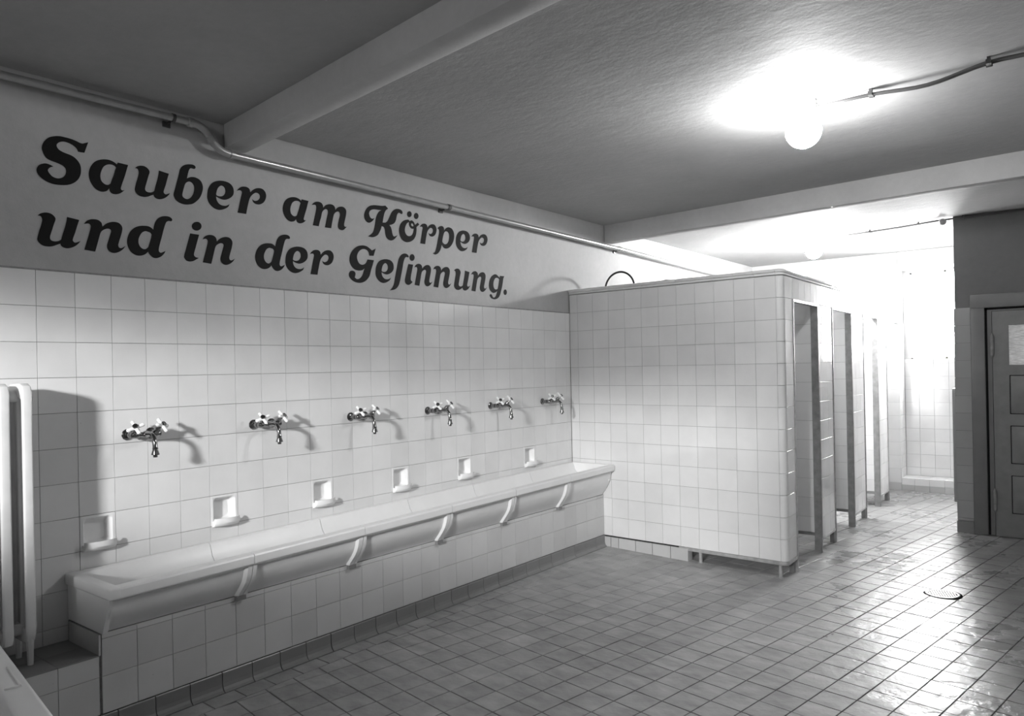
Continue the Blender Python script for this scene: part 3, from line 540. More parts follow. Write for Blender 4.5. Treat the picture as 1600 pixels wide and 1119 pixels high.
for bx in ((2.600, 2.700, 0.0, 1.915), (2.600, 3.60, 1.915, 2.028), (3.50, 3.60, 0.0, 1.915)):
    b = MB(); b.box(bx[0], bx[1], YD-0.022, YD+0.05, bx[2], bx[3]); bevel(b.build('door_casing', M['door_frame'], d1), 0.003)
b = MB(); b.box(2.70, 3.50, YD+0.056, YD+0.07, -0.02, 1.915); b.build('leak_backing', M['groove'], d1)  # dark backing added behind the leaf to stop light leaking through
b = MB(); b.box(2.698, 2.722, YD+0.012, YD+0.05, 0.0, 1.915); b.box(2.698, 3.50, YD+0.012, YD+0.05, 1.895, 1.917); b.box(3.478, 3.502, YD+0.012, YD+0.05, 0.0, 1.915)
b.build('door_rebate', M['groove'], d1)
b = MB(); b.box(2.717, 2.748, YD+0.004, YD+0.05, 0.0, 1.897); b.box(2.748, 3.452, YD+0.004, YD+0.05, 1.886, 1.897); b.box(3.452, 3.482, YD+0.004, YD+0.05, 0.0, 1.897)
b.build('inner_frame', M['door_frame'], d1)
# leaf: stiles and rails around glass and three sunk panels
yl = YD+0.008; X0, X1, xi, xo = 2.7515, 3.449, 2.866, 3.335
rows_ = [(0.0, 0.192), (0.511, 0.607), (0.926, 1.021), (1.346, 1.431), (1.762, 1.883)]
b = MB(); b.box(X0, xi, yl, yl+0.04, -0.004, 1.883); b.box(xo, X1, yl, yl+0.04, -0.004, 1.883)
for za, zb in rows_: b.box(xi, xo, yl, yl+0.04, max(za, -0.004) if za else -0.004, zb)
b.build('door_leaf', M['door'], d1)
for za, zb in ((0.192, 0.511), (0.607, 0.926), (1.021, 1.346)):
    g = MB(); g.box(xi, xo, yl+0.014, yl+0.03, za, zb); g.build('panel_groove', M['groove'], d1)
    g = MB(); g.box(xi+0.006, xo-0.006, yl+0.004, yl+0.03, za+0.006, zb-0.006); bevel(g.build('door_panel', M['door'], d1), 0.004)
g = MB(); g.box(xi, xo, yl+0.012, yl+0.018, 1.431, 1.762); g.build('glass_pane', M['door_glass'], d1)
for zc, zl in ((1.60, 0.09), (0.298, 0.09)):
    h = MB(); h.lathe([(0.002, -zl-0.012), (0.008, -zl-0.006), (0.0095, -zl), (0.0145, -zl+0.004), (0.0150, -0.0), (0.0145, zl-0.012), (0.008, zl-0.004), (0.006, zl+0.006), (0.002, zl+0.010)], (2.7495, YD-0.006, zc), (0, 0, 1), 12)
    h.build('hinge', M['metal_dark'], d1, True, 40)
h = MB(); h.box(3.36, 3.43, YD-0.004, YD+0.01, 0.95, 1.13); h.tube([(3.395, YD-0.004, 1.05), (3.395, YD-0.05, 1.05), (3.31, YD-0.055, 1.05)], 0.009, 8); h.build('door_handle', M['chrome'], d1, True, 40)
# ================================================================== washing trough
def trough_z(y): return 0.652 + 0.0128*y
def section(y0, y1, name, parent, left_end=False, right_end=False):
    def prof(y, rib):
        zt = trough_z(y); d = 0.0 if rib else 0.019; zl = zt-0.048
        out = [(0.002, zt-0.012), (0.004, zt-0.002), (0.012, zt), (0.030, zt), (0.040, zt-0.006), (0.060, zt-0.060), (0.10, zt-0.105), (0.17, zt-0.125), (0.26, zt-0.125), (0.32, zt-0.10), (0.352, zt-0.045), (0.362, zt-0.010), (0.370, zt-0.001), (0.378, zt),
               (0.408, zt), (0.416, zt-0.003), (0.420, zt-0.010), (0.420, zl+0.006), (0.416, zl), (0.402, zl-0.001)]
        cur = [(0.404, 0.0), (0.402, 0.14), (0.396, 0.30), (0.384, 0.48), (0.367, 0.64), (0.346, 0.80), (0.326, 0.94)]
        if not rib: cur = [(0.410, 0.0), (0.404, 0.05)] + cur[1:]
        else: cur = [(0.404, 0.0), (0.404, 0.05)] + cur[1:]
        zb = 0.4575
        for x, t in cur: out.append((x-d*min(1, max(0, (t-0.02)*30)), (zl-0.006)*(1-t) + zb*t))
        out += [(0.320-d, zb), (0.300-d, 0.4565), (0.05, 0.4565), (0.002, zb+0.02)]
        return [Vector((x, y, z)) for x, z in out]
    st = [(y0+0.0022, 1), (y0+0.022, 1), (y0+0.028, 0), (y1-0.036, 0), (y1-0.030, 1), (y1-0.0022, 1)]
    if left_end: st = [(y0+0.012, 0), (y1-0.034, 0), (y1-0.024, 1), (y1-0.0012, 1)]
    if right_end: st = [(y0+0.0012, 1), (y0+0.020, 1), (y0+0.030, 0), (y1, 0)]
    b = MB(); n = len(prof(0, 1)); L = [prof(y, r) for y, r in st]
    for p in L: b.v += p
    for i in range(len(L)-1):
        for k in range(n):
            b.f.append((i*n+k, i*n+(k+1) % n, (i+1)*n+(k+1) % n, (i+1)*n+k))
    def cap(base, rev):                       # end faces: walls of the cross-section as a strip, then the solid under it
        idx = list(range(n)); inner = idx[3:14]; pairs = []
        f = tuple(base+i for i in idx); b.f.append(f[::-1] if rev else f)
    cap(0, True); cap((len(L)-1)*n, False)
    return b.build(name, M['ceramic'], parent, True, 24)
tr = empty('washing_trough', 'long white ceramic washing trough in six joined sections along the tiled wall', 'trough', (0.2, 2.0, 0.455))
TJ = [0.098, 0.722, 1.375, 2.045, 2.665, 3.318, 3.938]
for i in range(6): section(TJ[i], TJ[i+1], 'trough_section', tr, i == 0, i == 5)
# closed near end with its rounded rim
zt = trough_z(0.1)
e = MB()
e.add([(x, y, z) for y in (0.098, 0.118) for x, z in [(0.002, 0.457), (0.325, 0.457), (0.345, 0.50), (0.372, 0.55), (0.388, 0.58), (0.392, zt-0.05), (0.392, zt-0.006), (0.002, zt-0.006)]],
      [tuple(range(8))[::-1], tuple(range(8, 16))] + [(i, (i+1) % 8, 8+(i+1) % 8, 8+i) for i in range(8)])
e.build('trough_end', M['ceramic'], tr, True, 35)
e = MB(); e.box(0.002, 0.421, 0.086, 0.135, zt-0.048, zt+0.0008)
o = e.build('end_rim', M['ceramic'], tr); bevel(o, 0.009, 3)
zt6 = trough_z(3.92); e = MB(); e.box(0.002, 0.376, 3.918, 3.94, zt6-0.13, zt6-0.001); e.build('trough_end', M['ceramic'], tr)
# brackets below the joints
for yj in TJ[1:-1]:
    e = MB(); e.box(0.30, 0.326, yj-0.035, yj+0.012, 0.437, 0.4565); e.build('support_foot', M['base'], tr)

# near trough whose corner shows at the lower left
nt = empty('washing_trough', 'pale ceramic trough, only its blurred rim corner showing at the lower left', 'trough', (1.1, -0.7, 0.05))
zq = 0.65
a = Vector((0.46, -0.335, 0)); d_ = Vector((1.429-0.713, -0.475+0.371, 0)).normalized(); n_ = Vector((d_.y, -d_.x, 0))
def slab(parent, name, s0, s1, t0, t1, z0, z1, bv=0.008):
    q = MB(); q.obox(a + d_*s0 + n_*t0 + Vector((0, 0, z0)), d_*(s1-s0), n_*(t1-t0), (0, 0, z1-z0)); return bevel(q.build(name, M['ceramic'], parent), bv, 3)
slab(nt, 'rim', 0, 1.25, 0, 0.075, zq-0.05, zq, 0.012); slab(nt, 'rim', 0, 1.25, 0.34, 0.42, zq-0.05, zq, 0.012)
slab(nt, 'rim', 0, 0.08, 0.07, 0.35, zq-0.05, zq, 0.012); slab(nt, 'rim', 1.17, 1.25, 0.07, 0.35, zq-0.05, zq, 0.012)
slab(nt, 'bowl', 0.02, 1.23, 0.02, 0.40, zq-0.20, zq-0.14, 0.02)
for s0, s1, t0, t1 in ((0.02, 1.23, 0.03, 0.06), (0.02, 1.23, 0.36, 0.39), (0.02, 0.06, 0.03, 0.39), (1.19, 1.23, 0.03, 0.39)): slab(nt, 'bowl_wall', s0, s1, t0, t1, zq-0.18, zq-0.03, 0.006)
slab(nt, 'soap_ridge', 0.52, 0.70, 0.022, 0.028, zq-0.004, zq+0.004, 0.002); slab(nt, 'soap_ridge', 0.70, 0.706, 0.022, 0.062, zq-0.004, zq+0.005, 0.002)
slab(nt, 'pedestal', 0.30, 0.95, 0.10, 0.32, 0.0, zq-0.19, 0.01)

# ================================================================== soap dishes
def soap_dish(first, label):
    t = empty('soap_dish', label, 'soap dish', (0, 0.15*first+0.075, 0.806), 'soap dishes let into the tiled wall')
    # frame with rounded opening, cavity behind, tray lip in front
    y0, z0 = 0.15*first+0.075, 0.806; hw = 0.0738
    def rr(w, h, r, x, cy=0, cz=0, n=5):
        out = []
        for (sx, sy, a0) in ((1, 1, 0), (-1, 1, 90), (-1, -1, 180), (1, -1, 270)):
            for i in range(n):
                a = math.radians(a0 + 90*i/(n-1)); out.append(Vector((x, y0+cy+sx*(w-r)+r*math.cos(a), z0+cz+sy*(h-r)+r*math.sin(a))))
        return out
    rings = [rr(hw, hw, 0.004, -0.007), rr(hw, hw, 0.004, 0.001), rr(hw-0.003, hw-0.003, 0.004, 0.0015), rr(0.061, 0.061, 0.016, 0.002, 0, 0.003), rr(0.056, 0.056, 0.016, -0.003, 0, 0.003), rr(0.052, 0.052, 0.018, -0.028, 0, 0.003), rr(0.042, 0.042, 0.018, -0.038, 0, 0.003)]
    b = MB(); n = 20
    for r in rings: b.v += r
    for i in range(len(rings)-1):
        for k in range(n): b.f.append((i*n+k, i*n+(k+1) % n, (i+1)*n+(k+1) % n, (i+1)*n+k))
    b.f.append(tuple((len(rings)-1)*n+k for k in range(n)))
    b.build('recess', M['ceramic'], t, True, 40)
    # projecting tray
    b = MB(); secs = []
    for s in (-1, -0.92, -0.6, 0, 0.6, 0.92, 1):
        w = 0.0665*s; p = 0.056*(1-abs(s)**3*0.45)
        secs.append([Vector((0.0, y0+w, z0-0.050)), Vector((p-0.014, y0+w, z0-0.050)), Vector((p-0.009, y0+w, z0-0.036)), Vector((p-0.001, y0+w, z0-0.036)), Vector((p+0.001, y0+w, z0-0.058)), Vector((p*0.62, y0+w, z0-0.076)), Vector((0.0, y0+w, z0-0.080))])
    for q in secs: b.v += q
    m_ = 7
    for i in range(len(secs)-1):
        for k in range(m_): b.f.append((i*m_+k, i*m_+(k+1) % m_, (i+1)*m_+(k+1) % m_, (i+1)*m_+k))
    b.f += [tuple(range(m_)), tuple((len(secs)-1)*m_+k for k in range(m_))]
    b.build('tray', M['ceramic'], t, True, 50)
    return t
ORD = ['first', 'second', 'third', 'fourth', 'fifth', 'sixth']
ends = ['%s white recessed soap dish counted from the radiator, above the trough' % w for w in ORD]
ends[0] = 'soap dish nearest the radiator, lying in shadow below the first tap'
ends[5] = 'soap dish furthest from the radiator, nearest the cubicle wall'
def copy_tree(o, off, parent=None):
    c = o.copy(); COL.objects.link(c)
    if parent is not None: c.parent = parent
    else: c.location = Vector(o.location) + off
    for ch in list(o.children): copy_tree(ch, off, c)
    return c
ds = sorted(DISH); sd0 = soap_dish(ds[0], ends[0])
for i in range(1, 6):
    c = copy_tree(sd0, Vector((0, 0.15*(ds[i]-ds[0]), 0))); c['label'] = ends[i]

# ================================================================== taps
def make_tap(y0, z0, label):
    t = empty('wall_tap', label, 'tap', (0, y0+0.07, z0), 'mixer taps above the trough')
    O = Vector((0, y0, z0))
    for dy in (0.022, 0.128):
        b = MB(); b.lathe([(0.026, 0.001), (0.026, 0.004), (0.020, 0.009), (0.012, 0.012), (0.0115, 0.030), (0.015, 0.032), (0.015, 0.048), (0.011, 0.050), (0.011, 0.066)], O+Vector((0, dy, 0)), (1, 0, 0), 12)
        b.build('wall_flange', M['chrome'], t, True, 35)
    b = MB(); b.lathe([(0.006, -0.016), (0.013, -0.012), (0.0155, 0.0), (0.0155, 0.016), (0.012, 0.022), (0.011, 0.040), (0.016, 0.050), (0.0165, 0.062), (0.011, 0.070), (0.011, 0.086), (0.0155, 0.092), (0.0155, 0.108), (0.013, 0.120), (0.006, 0.124)], O+Vector((0.066, 0.020, 0)), (0, 1, 0), 14)
    b.build('valve_body', M['chrome'], t, True, 35)
    ym = 0.075; pts = []; rs = []
    P = [(0.070, ym, 0.0), (0.095, ym, 0.003), (0.115, ym, 0.003), (0.130, ym, -0.003), (0.141, ym, -0.016), (0.147, ym, -0.034), (0.149, ym, -0.055), (0.150, ym, -0.060), (0.150, ym, -0.066), (0.150, ym, -0.084), (0.150, ym, -0.088), (0.150, ym, -0.089), (0.150, ym, -0.099)]
    R_ = [0.0135, 0.0115, 0.0105, 0.0102, 0.0102, 0.0105, 0.0108, 0.0130, 0.0115, 0.0175, 0.0175, 0.0095, 0.0095]
    b = MB(); b.tube([O+Vector(p) for p in P], R_, 12); b.build('spout', M['chrome'], t, True, 40)
    for c0, c1 in ((Vector((0.070, 0.034, 0.006)), Vector((0.100, 0.014, 0.036))), (Vector((0.070, 0.114, 0.006)), Vector((0.100, 0.134, 0.038)))):
        ax = (c1-c0).normalized(); L = (c1-c0).length
        b = MB(); b.lathe([(0.012, 0), (0.013, 0.008), (0.0145, 0.010), (0.0145, 0.022), (0.010, 0.026), (0.007, 0.030), (0.007, L-0.002)], O+c0, ax, 12)
        bn_ = b.build('bonnet', M['chrome'], t, True, 35)
        h = MB(); u = ax.orthogonal().normalized(); w = ax.cross(u); ang = 0.95 if c0.y < 0.07 else 1.25
        h.lathe([(0.006, -0.008), (0.011, -0.006), (0.0125, 0.0), (0.0115, 0.008), (0.007, 0.010)], O+c1, ax, 12)
        for k in range(4):
            a_ = ang + k*PI/2; dr = u*math.cos(a_) + w*math.sin(a_); c = O+c1
            h.tube([c, c+dr*0.012, c+dr*0.024, c+dr*0.034, c+dr*0.039], [0.0100, 0.0082, 0.0078, 0.0090, 0.0045], 8)
        hd = h.build('cross_handle', M['porcelain'], t, True, 50)
        q = MB(); q.lathe([(0.0115, 0.006), (0.0125, 0.013), (0.0095, 0.016), (0.0085, 0.0138), (0.001, 0.0150)], O+c1, ax, 12)
        q.build('handle_cap', M['chrome'], hd, True, 30, label='chrome cap of the handle')
    return t
tl = ['chrome mixer tap with white cross handles nearest the radiator'] + ['%s chrome mixer tap with white cross handles counted from the radiator' % w for w in ORD[1:5]] + ['chrome mixer tap with white cross handles next to the cubicle wall']
tp0 = make_tap(0.335, 1.218, tl[0])
for i in range(1, 6):
    c = copy_tree(tp0, Vector((0, 0.6395*i, 0))); c['label'] = tl[i]

# ================================================================== radiator
ra = empty('radiator', 'tall enamelled column radiator standing on the ledge at the left edge', 'radiator', (0.12, -0.35, 0.372))
def rad_section(yc, foot):
    b = MB(); zb, ztp = 0.455, 1.462; th = 0.0185
    for x in (0.062, 0.122, 0.182):
        pts = []
        b.tube([(x, yc, zb+0.03), (x, yc, ztp-0.045)], 0.0001+th*0.72, 10)
    # front tube with flat broad face, top and bottom headers as rounded bars
    prof = [(0.040, zb+0.03), (0.040, ztp-0.035), (0.050, ztp-0.012), (0.075, ztp), (0.165, ztp), (0.190, ztp-0.010), (0.200, ztp-0.035), (0.200, zb+0.035), (0.190, zb+0.010), (0.165, zb), (0.075, zb), (0.050, zb+0.010)]
    inn = [(0.066, zb+0.07), (0.066, ztp-0.075), (0.070, ztp-0.066), (0.082, ztp-0.06), (0.158, ztp-0.06), (0.170, ztp-0.066), (0.174, ztp-0.075), (0.174, zb+0.07), (0.170, zb+0.064), (0.158, zb+0.06), (0.082, zb+0.06), (0.070, zb+0.064)]
    b0 = len(b.v); n = 12
    for s in (-1, 1):
        for (x, z) in prof: b.v.append(Vector((x, yc+s*th, z)))
        for (x, z) in inn: b.v.append(Vector((x, yc+s*th*0.8, z)))
    for k in range(n):
        j = (k+1) % n
        b.f += [(b0+k, b0+j, b0+24+j, b0+24+k), (b0+12+k, b0+12+j, b0+j, b0+k), (b0+24+k, b0+24+j, b0+36+j, b0+36+k), (b0+12+j, b0+12+k, b0+36+k, b0+36+j)]
    b.box(0.055, 0.188, yc-0.004, yc+0.004, zb+0.02, ztp-0.03)
    o = b.build('radiator_section', M['radiator'], ra); bevel(o, 0.008, 3, 50)
    h = MB(); h.tube([(0.12, yc-0.04, ztp-0.05), (0.12, yc+0.04, ztp-0.05)], 0.024, 10); h.tube([(0.12, yc-0.04, zb+0.045), (0.12, yc+0.04, zb+0.045)], 0.024, 10)
    h.build('connecting_hub', M['radiator'], ra, True, 40)
    if foot:
        q = MB()
        for x in (0.06, 0.18): q.tube([(x, yc, zb+0.02), (x, yc, 0.3705)], [0.014, 0.011], 8)
        q.build('foot', M['radiator'], ra, True, 40)
for k in range(9): rad_section(-0.107-0.0765*k, k in (0, 8))

# ================================================================== pipes
pp = empty('water_pipe', 'grey painted water pipe running along the wall under the ceiling with an S-bend', 'pipe', (0.05, 2.0, 2.57))
def spline(pts, n=8):
    out = []; P = [Vector(p) for p in pts]; P = [P[0]*2-P[1]] + P + [P[-1]*2-P[-2]]
    for i in range(1, len(P)-2):
        for k in range(n):
            t = k/n; a_, b_, c_, d2 = P[i-1], P[i], P[i+1], P[i+2]
            out.append(0.5*((2*b_) + (c_-a_)*t + (2*a_-5*b_+4*c_-d2)*t*t + (3*b_-a_-3*c_+d2)*t**3))
    out.append(P[-2]); return out
PX = 0.062
b = MB(); b.tube([(PX, Y0, 2.683), (PX, -0.1, 2.684), (PX, 0.66, 2.689)], 0.0165, 14); b.build('pipe_run', M['pipe'], pp, True, 50)
b = MB(); b.tube(spline([(PX, 0.655, 2.689), (PX, 0.695, 2.685), (PX, 0.730, 2.665), (PX, 0.757, 2.632), (PX, 0.785, 2.602), (PX, 0.822, 2.585), (PX, 0.865, 2.580)], 5), 0.0185, 14); b.build('pipe_bend', M['pipe'], pp, True, 50)
b = MB(); b.tube([(PX, 0.86, 2.580), (PX, 2.47, 2.566), (PX, 4.78, 2.543), (PX, 6.6, 2.512), (PX, 8.15, 2.49)], 0.0175, 14); b.build('pipe_run', M['pipe'], pp, True, 50)
for y_, z_ in ((2.47, 2.566), (4.70, 2.544), (0.868, 2.580), (0.652, 2.689), (0.757, 2.632)):
    b = MB(); ax = (0, 1, 0) if y_ != 0.757 else (0, 0.62, -0.78)
    b.lathe([(0.0178, -0.014), (0.0225, -0.012), (0.0225, 0.012), (0.0178, 0.014)], (PX, y_, z_), ax, 14); b.build('pipe_collar', M['pipe'], pp, True, 35)
for y_, z_ in ((0.568, 2.688), (2.44, 2.566), (4.72, 2.544), (-0.6, 2.684)):
    b = MB(); b.tube([(-0.006, y_, z_-0.012), (0.03, y_, z_-0.012)], 0.006, 8); b.lathe([(0.0172, -0.007), (0.0205, -0.007), (0.0205, 0.007), (0.0172, 0.007)], (PX, y_, z_), (0, 1, 0), 14)
    b.box(-0.006, 0.002, y_-0.018, y_+0.018, z_-0.030, z_-0.004); b.build('pipe_clip', M['conduit'], pp, True, 35)
# conduit and lamps
def conduit(label, pts, clips, box=None):
    t = empty('electric_conduit', label, 'conduit', tuple(pts[0]))
    pts = spline(pts, 5)
    for s in (-1, 1):
        b = MB(); q = []
        for i, p in enumerate(pts):
            d0 = (Vector(pts[min(i+1, len(pts)-1)]) - Vector(pts[max(i-1, 0)])).normalized(); w = Vector((-d0.y, d0.x, 0))
            q.append(Vector(p) + w*0.0095*s)
        b.tube(q, 0.0065, 8); b.build('conduit_tube', M['conduit'], t, True, 50)
    for p, zc in clips:
        b = MB(); b.box(p[0]-0.009, p[0]+0.009, p[1]-0.026, p[1]+0.026, p[2]-0.010, p[2]+0.008); b.box(p[0]-0.006, p[0]+0.006, p[1]-0.010, p[1]+0.010, p[2], zc+0.002)
        b.tube([(p[0]-0.012, p[1]+0.02, p[2]-0.006), (p[0]+0.012, p[1]+0.02, p[2]-0.006)], 0.006, 6)
        b.build('conduit_clip', M['conduit'], t)
    if box:
        b = MB(); b.lathe([(0.028, 0), (0.030, 0.006), (0.030, 0.028), (0.026, 0.034), (0.004, 0.035)], box[0], box[1], 14)
        b.build('junction_box', M['metal'], t, True, 35)
    return t
zz = ZC-0.024
conduit('twin ceiling conduit running to the nearer lamp', [(2.40, 2.522, zz-0.01), (2.645, 2.540, zz-0.002), (2.88, 2.520, zz-0.022), (3.113, 2.476, zz), (3.40, 2.42, zz-0.012), (4.38, 2.22, zz)], [((2.645, 2.540, zz), ZC), ((3.113, 2.476, zz), ZC), ((3.9, 2.32, zz), ZC)])
z2 = ZC2-0.020
conduit('twin ceiling conduit running to the further lamp beyond the second beam', [(1.33, 6.42, z2), (1.77, 6.36, z2), (2.10, 6.29, z2), (2.44, 6.192, z2), (3.2, 6.190, z2+0.002), (4.38, 6.190, z2+0.002)], [((1.79, 6.357, z2), ZC2), ((2.21, 6.262, z2), ZC2), ((2.56, 6.188, z2), ZC2)], ((2.405, 6.180, z2-0.022), (0.3, -0.95, 0.0)))
def lamp(x, y, zc, zg, r, m, label):
    t = empty('ceiling_lamp', label, 'lamp', (x, y, zc), 'opal globe ceiling lamps')
    b = MB(); b.lathe([(0.052, 0.0), (0.052, -0.012), (0.044, -0.020), (0.036, -0.030), (0.036, zg+r*0.84-zc-0.0), (0.030, zg+r*0.84-zc-0.006)], (x, y, zc), (0, 0, 1), 18); b.build('ceiling_mount', M['porcelain'], t, True, 35)
    b = MB(); pr_ = [(r*math.sin(a)*1.0, r*math.cos(a)) for a in [PI*k/14 for k in range(1, 14)]]
    b.lathe([(0.001, r)] + pr_ + [(0.001, -r)], (x, y, zg), (0, 0, 1), 24); b.build('lamp_globe', m, t, True, 80)
    b = MB(); b.box(x+0.05, x+0.064, y-0.02, y+0.012, zc-0.030, zc-0.001); b.tube([(x+0.05, y, zc-0.02), (x+0.10, y+0.01, zc-0.03)], 0.004, 6); b.build('cable_clamp', M['conduit'], t)
lamp(2.350, 2.504, ZC, 2.602, 0.083, M['globe'], 'glowing globe lamp on the nearer ceiling bay')
lamp(1.262, 6.42, ZC2, 2.585, 0.080, M['globe2'], 'globe lamp beyond the second beam, lost in its own glare above the cubicles')

# ================================================================== cubicle front wall
BO = Vector((0.0823, 3.959)); BR = Vector((0.99929, -0.03757)).normalized(); BN = Vector((BR.y, -BR.x))
def xs(y): return 1.775 - 0.0245*(y-3.93)
SO = Vector((xs(3.93), 3.93)); SD = Vector((-0.0245, 1)).normalized(); SN = Vector((SD.y, -SD.x))
ZB = 0.131
pw = empty('shower_partition', 'broad white tiled shower partition facing the camera, with a rounded corner', 'partition', (0.9, 3.96, 0.05))
for r in range(13):
    for c in range(-1, 11):
        s0 = max(0.15*c, -0.080); tile(pw, 'wall_tile', M['tile'], BO, BR, s0, 0.15*(c+1), ZB+0.15*r, ZB+0.15*(r+1))
b = MB(); p0 = BO + BR*(-0.08) - BN*0.006; b.obox((p0.x, p0.y, ZB), Vector((BR.x, BR.y, 0))*1.73, Vector((-BN.x, -BN.y, 0))*0.066, (0, 0, 1.952)); 
b.build('wall_core', M['grout'], pw)
b = MB(); p0 = BO + BR*(-0.08) - BN*0.072; b.obox((p0.x, p0.y, ZB), Vector((BR.x, BR.y, 0))*1.72, Vector((-BN.x, -BN.y, 0))*0.006, (0, 0, 1.952)); b.build('inner_lining', M['tile'], pw)
A_ = BO + BR*1.65; K_ = Vector((1.7763, 3.8953)); B_ = SO + SD*0.018
def arc(n=8, a=A_, k=K_, c=B_): return [a*(1-t)**2 + k*2*t*(1-t) + c*t*t for t in [i/n for i in range(n+1)]]
def sweep2d(name, pts, sec, m, parent, smooth=True, sharp=35):
    """closed section (out, z) swept along a polyline whose right-hand side is 'out'"""
    b = MB(); n = len(sec); P = [Vector(p) for p in pts]
    for i, p in enumerate(P):
        t = (P[min(i+1, len(P)-1)] - P[max(i-1, 0)]).normalized(); o = Vector((t.y, -t.x))
        for d0, z in sec: b.v.append(Vector((p.x+o.x*d0, p.y+o.y*d0, z)))
    for i in range(len(P)-1):
        for k in range(n): b.f.append((i*n+k, i*n+(k+1) % n, (i+1)*n+(k+1) % n, (i+1)*n+k))
    b.f += [tuple(range(n))[::-1], tuple((len(P)-1)*n+k for k in range(n))]
    return b.build(name, m, parent, smooth, sharp)
def cut(pts, a, c):      # keep small joints at both ends
    pts = [Vector(p) for p in pts]; pts[0] = pts[0] + (pts[1]-pts[0]).normalized()*a; pts[-1] = pts[-1] - (pts[-1]-pts[-2]).normalized()*c; return pts
for r in range(13):
    za, zb = ZB+0.15*r+0.0011, ZB+0.15*(r+1)-0.0011
    sweep2d('corner_tile', cut([A_]+arc()[1:], 0.0011, 0.0011), [(-0.010, za), (-0.0015, za), (0, za+0.0015), (0, zb-0.0015), (-0.0015, zb), (-0.010, zb)], M['tile'], pw)
    tile(pw, 'wall_tile', M['tile'], B_, SD, 0.0, 0.168, za-0.0011, zb+0.0011)
b = MB(); q0 = B_ - SN*0.006; b.obox((q0.x, q0.y, ZB), Vector((SD.x, SD.y, 0))*0.168, Vector((-SN.x, -SN.y, 0))*0.06, (0, 0, 1.952)); b.build('wall_core', M['grout'], pw)
CAP = [(-0.062, 2.084), (0.003, 2.084), (0.009, 2.087), (0.009, 2.095), (0.003, 2.099), (0.006, 2.102), (0.0145, 2.107), (0.0145, 2.116), (0.008, 2.123), (-0.003, 2.126), (-0.062, 2.126)]
for c in range(-1, 11):
    s0 = max(0.15*c, -0.080); sweep2d('cap_tile', [BO+BR*(s0+0.001), BO+BR*(0.15*(c+1)-0.001)], CAP, M['tile'], pw)
sweep2d('cap_tile', cut(arc(), 0.001, 0.001), [(max(d0, -0.035), z) for d0, z in CAP], M['tile'], pw)
sweep2d('cap_tile', [B_+SD*0.001, B_+SD*0.167], CAP, M['tile'], pw)
RAIL = [(-0.030, 0.106), (0.0025, 0.106), (0.004, 0.108), (0.004, 0.128), (0.0025, 0.130), (-0.030, 0.130)]
s_r = 0.885
sweep2d('bottom_rail', [BO+BR*s_r] + arc() + [B_+SD*0.168], RAIL, M['metal'], pw, label=None) if False else sweep2d('bottom_rail', [BO+BR*s_r] + arc() + [B_+SD*0.168], RAIL, M['metal'], pw)
for s in (1.047, 1.637):
    p = BO + BR*s - BN*0.022; b = MB(); z0 = FZ(p.x)-0.003
    b.lathe([(0.017, 0), (0.017, 0.005), (0.0125, 0.008), (0.0125, 0.106-z0)], (p.x, p.y, z0), (0, 0, 1), 12); b.build('leg', M['metal'], pw, True, 35)
p = SO + SD*0.178; b = MB(); b.box(p.x-0.045, p.x-0.012, p.y-0.030, p.y+0.004, FZ(1.75)-0.003, 0.108); b.build('leg', M['metal_dark'], pw)
# plinth of base tiles under the left half
pb = MB(); p0 = BO + BR*0.0 - BN*0.004; L0 = 0.225
pb.obox((BO.x+BR.x*0.22, BO.y+BR.y*0.22-0.0, 0.0), (BR.x*0.735, BR.y*0.735, 0), (-BN.x*0.06, -BN.y*0.06, 0), (0, 0, 0.127)); pb.build('plinth_core', M['grout_dark'], pw)
jx = [0.300, 0.371, 0.4435, 0.597, 0.745, 0.900, 1.042]
for x0, x1 in zip(jx[:-1], jx[1:]):
    s0, s1 = x0-0.0823+0.0015, x1-0.0823-0.0015
    tile(pw, 'base_tile', M['base_light'], BO + BN*0.010, BR, s0, s1, 0.012, 0.122, t=0.012)
pe = BO + BR*(1.042-0.0823); tile(pw, 'base_tile', M['base_light'], pe + BN*0.010, -BN, 0.0, 0.07, 0.012, 0.122)

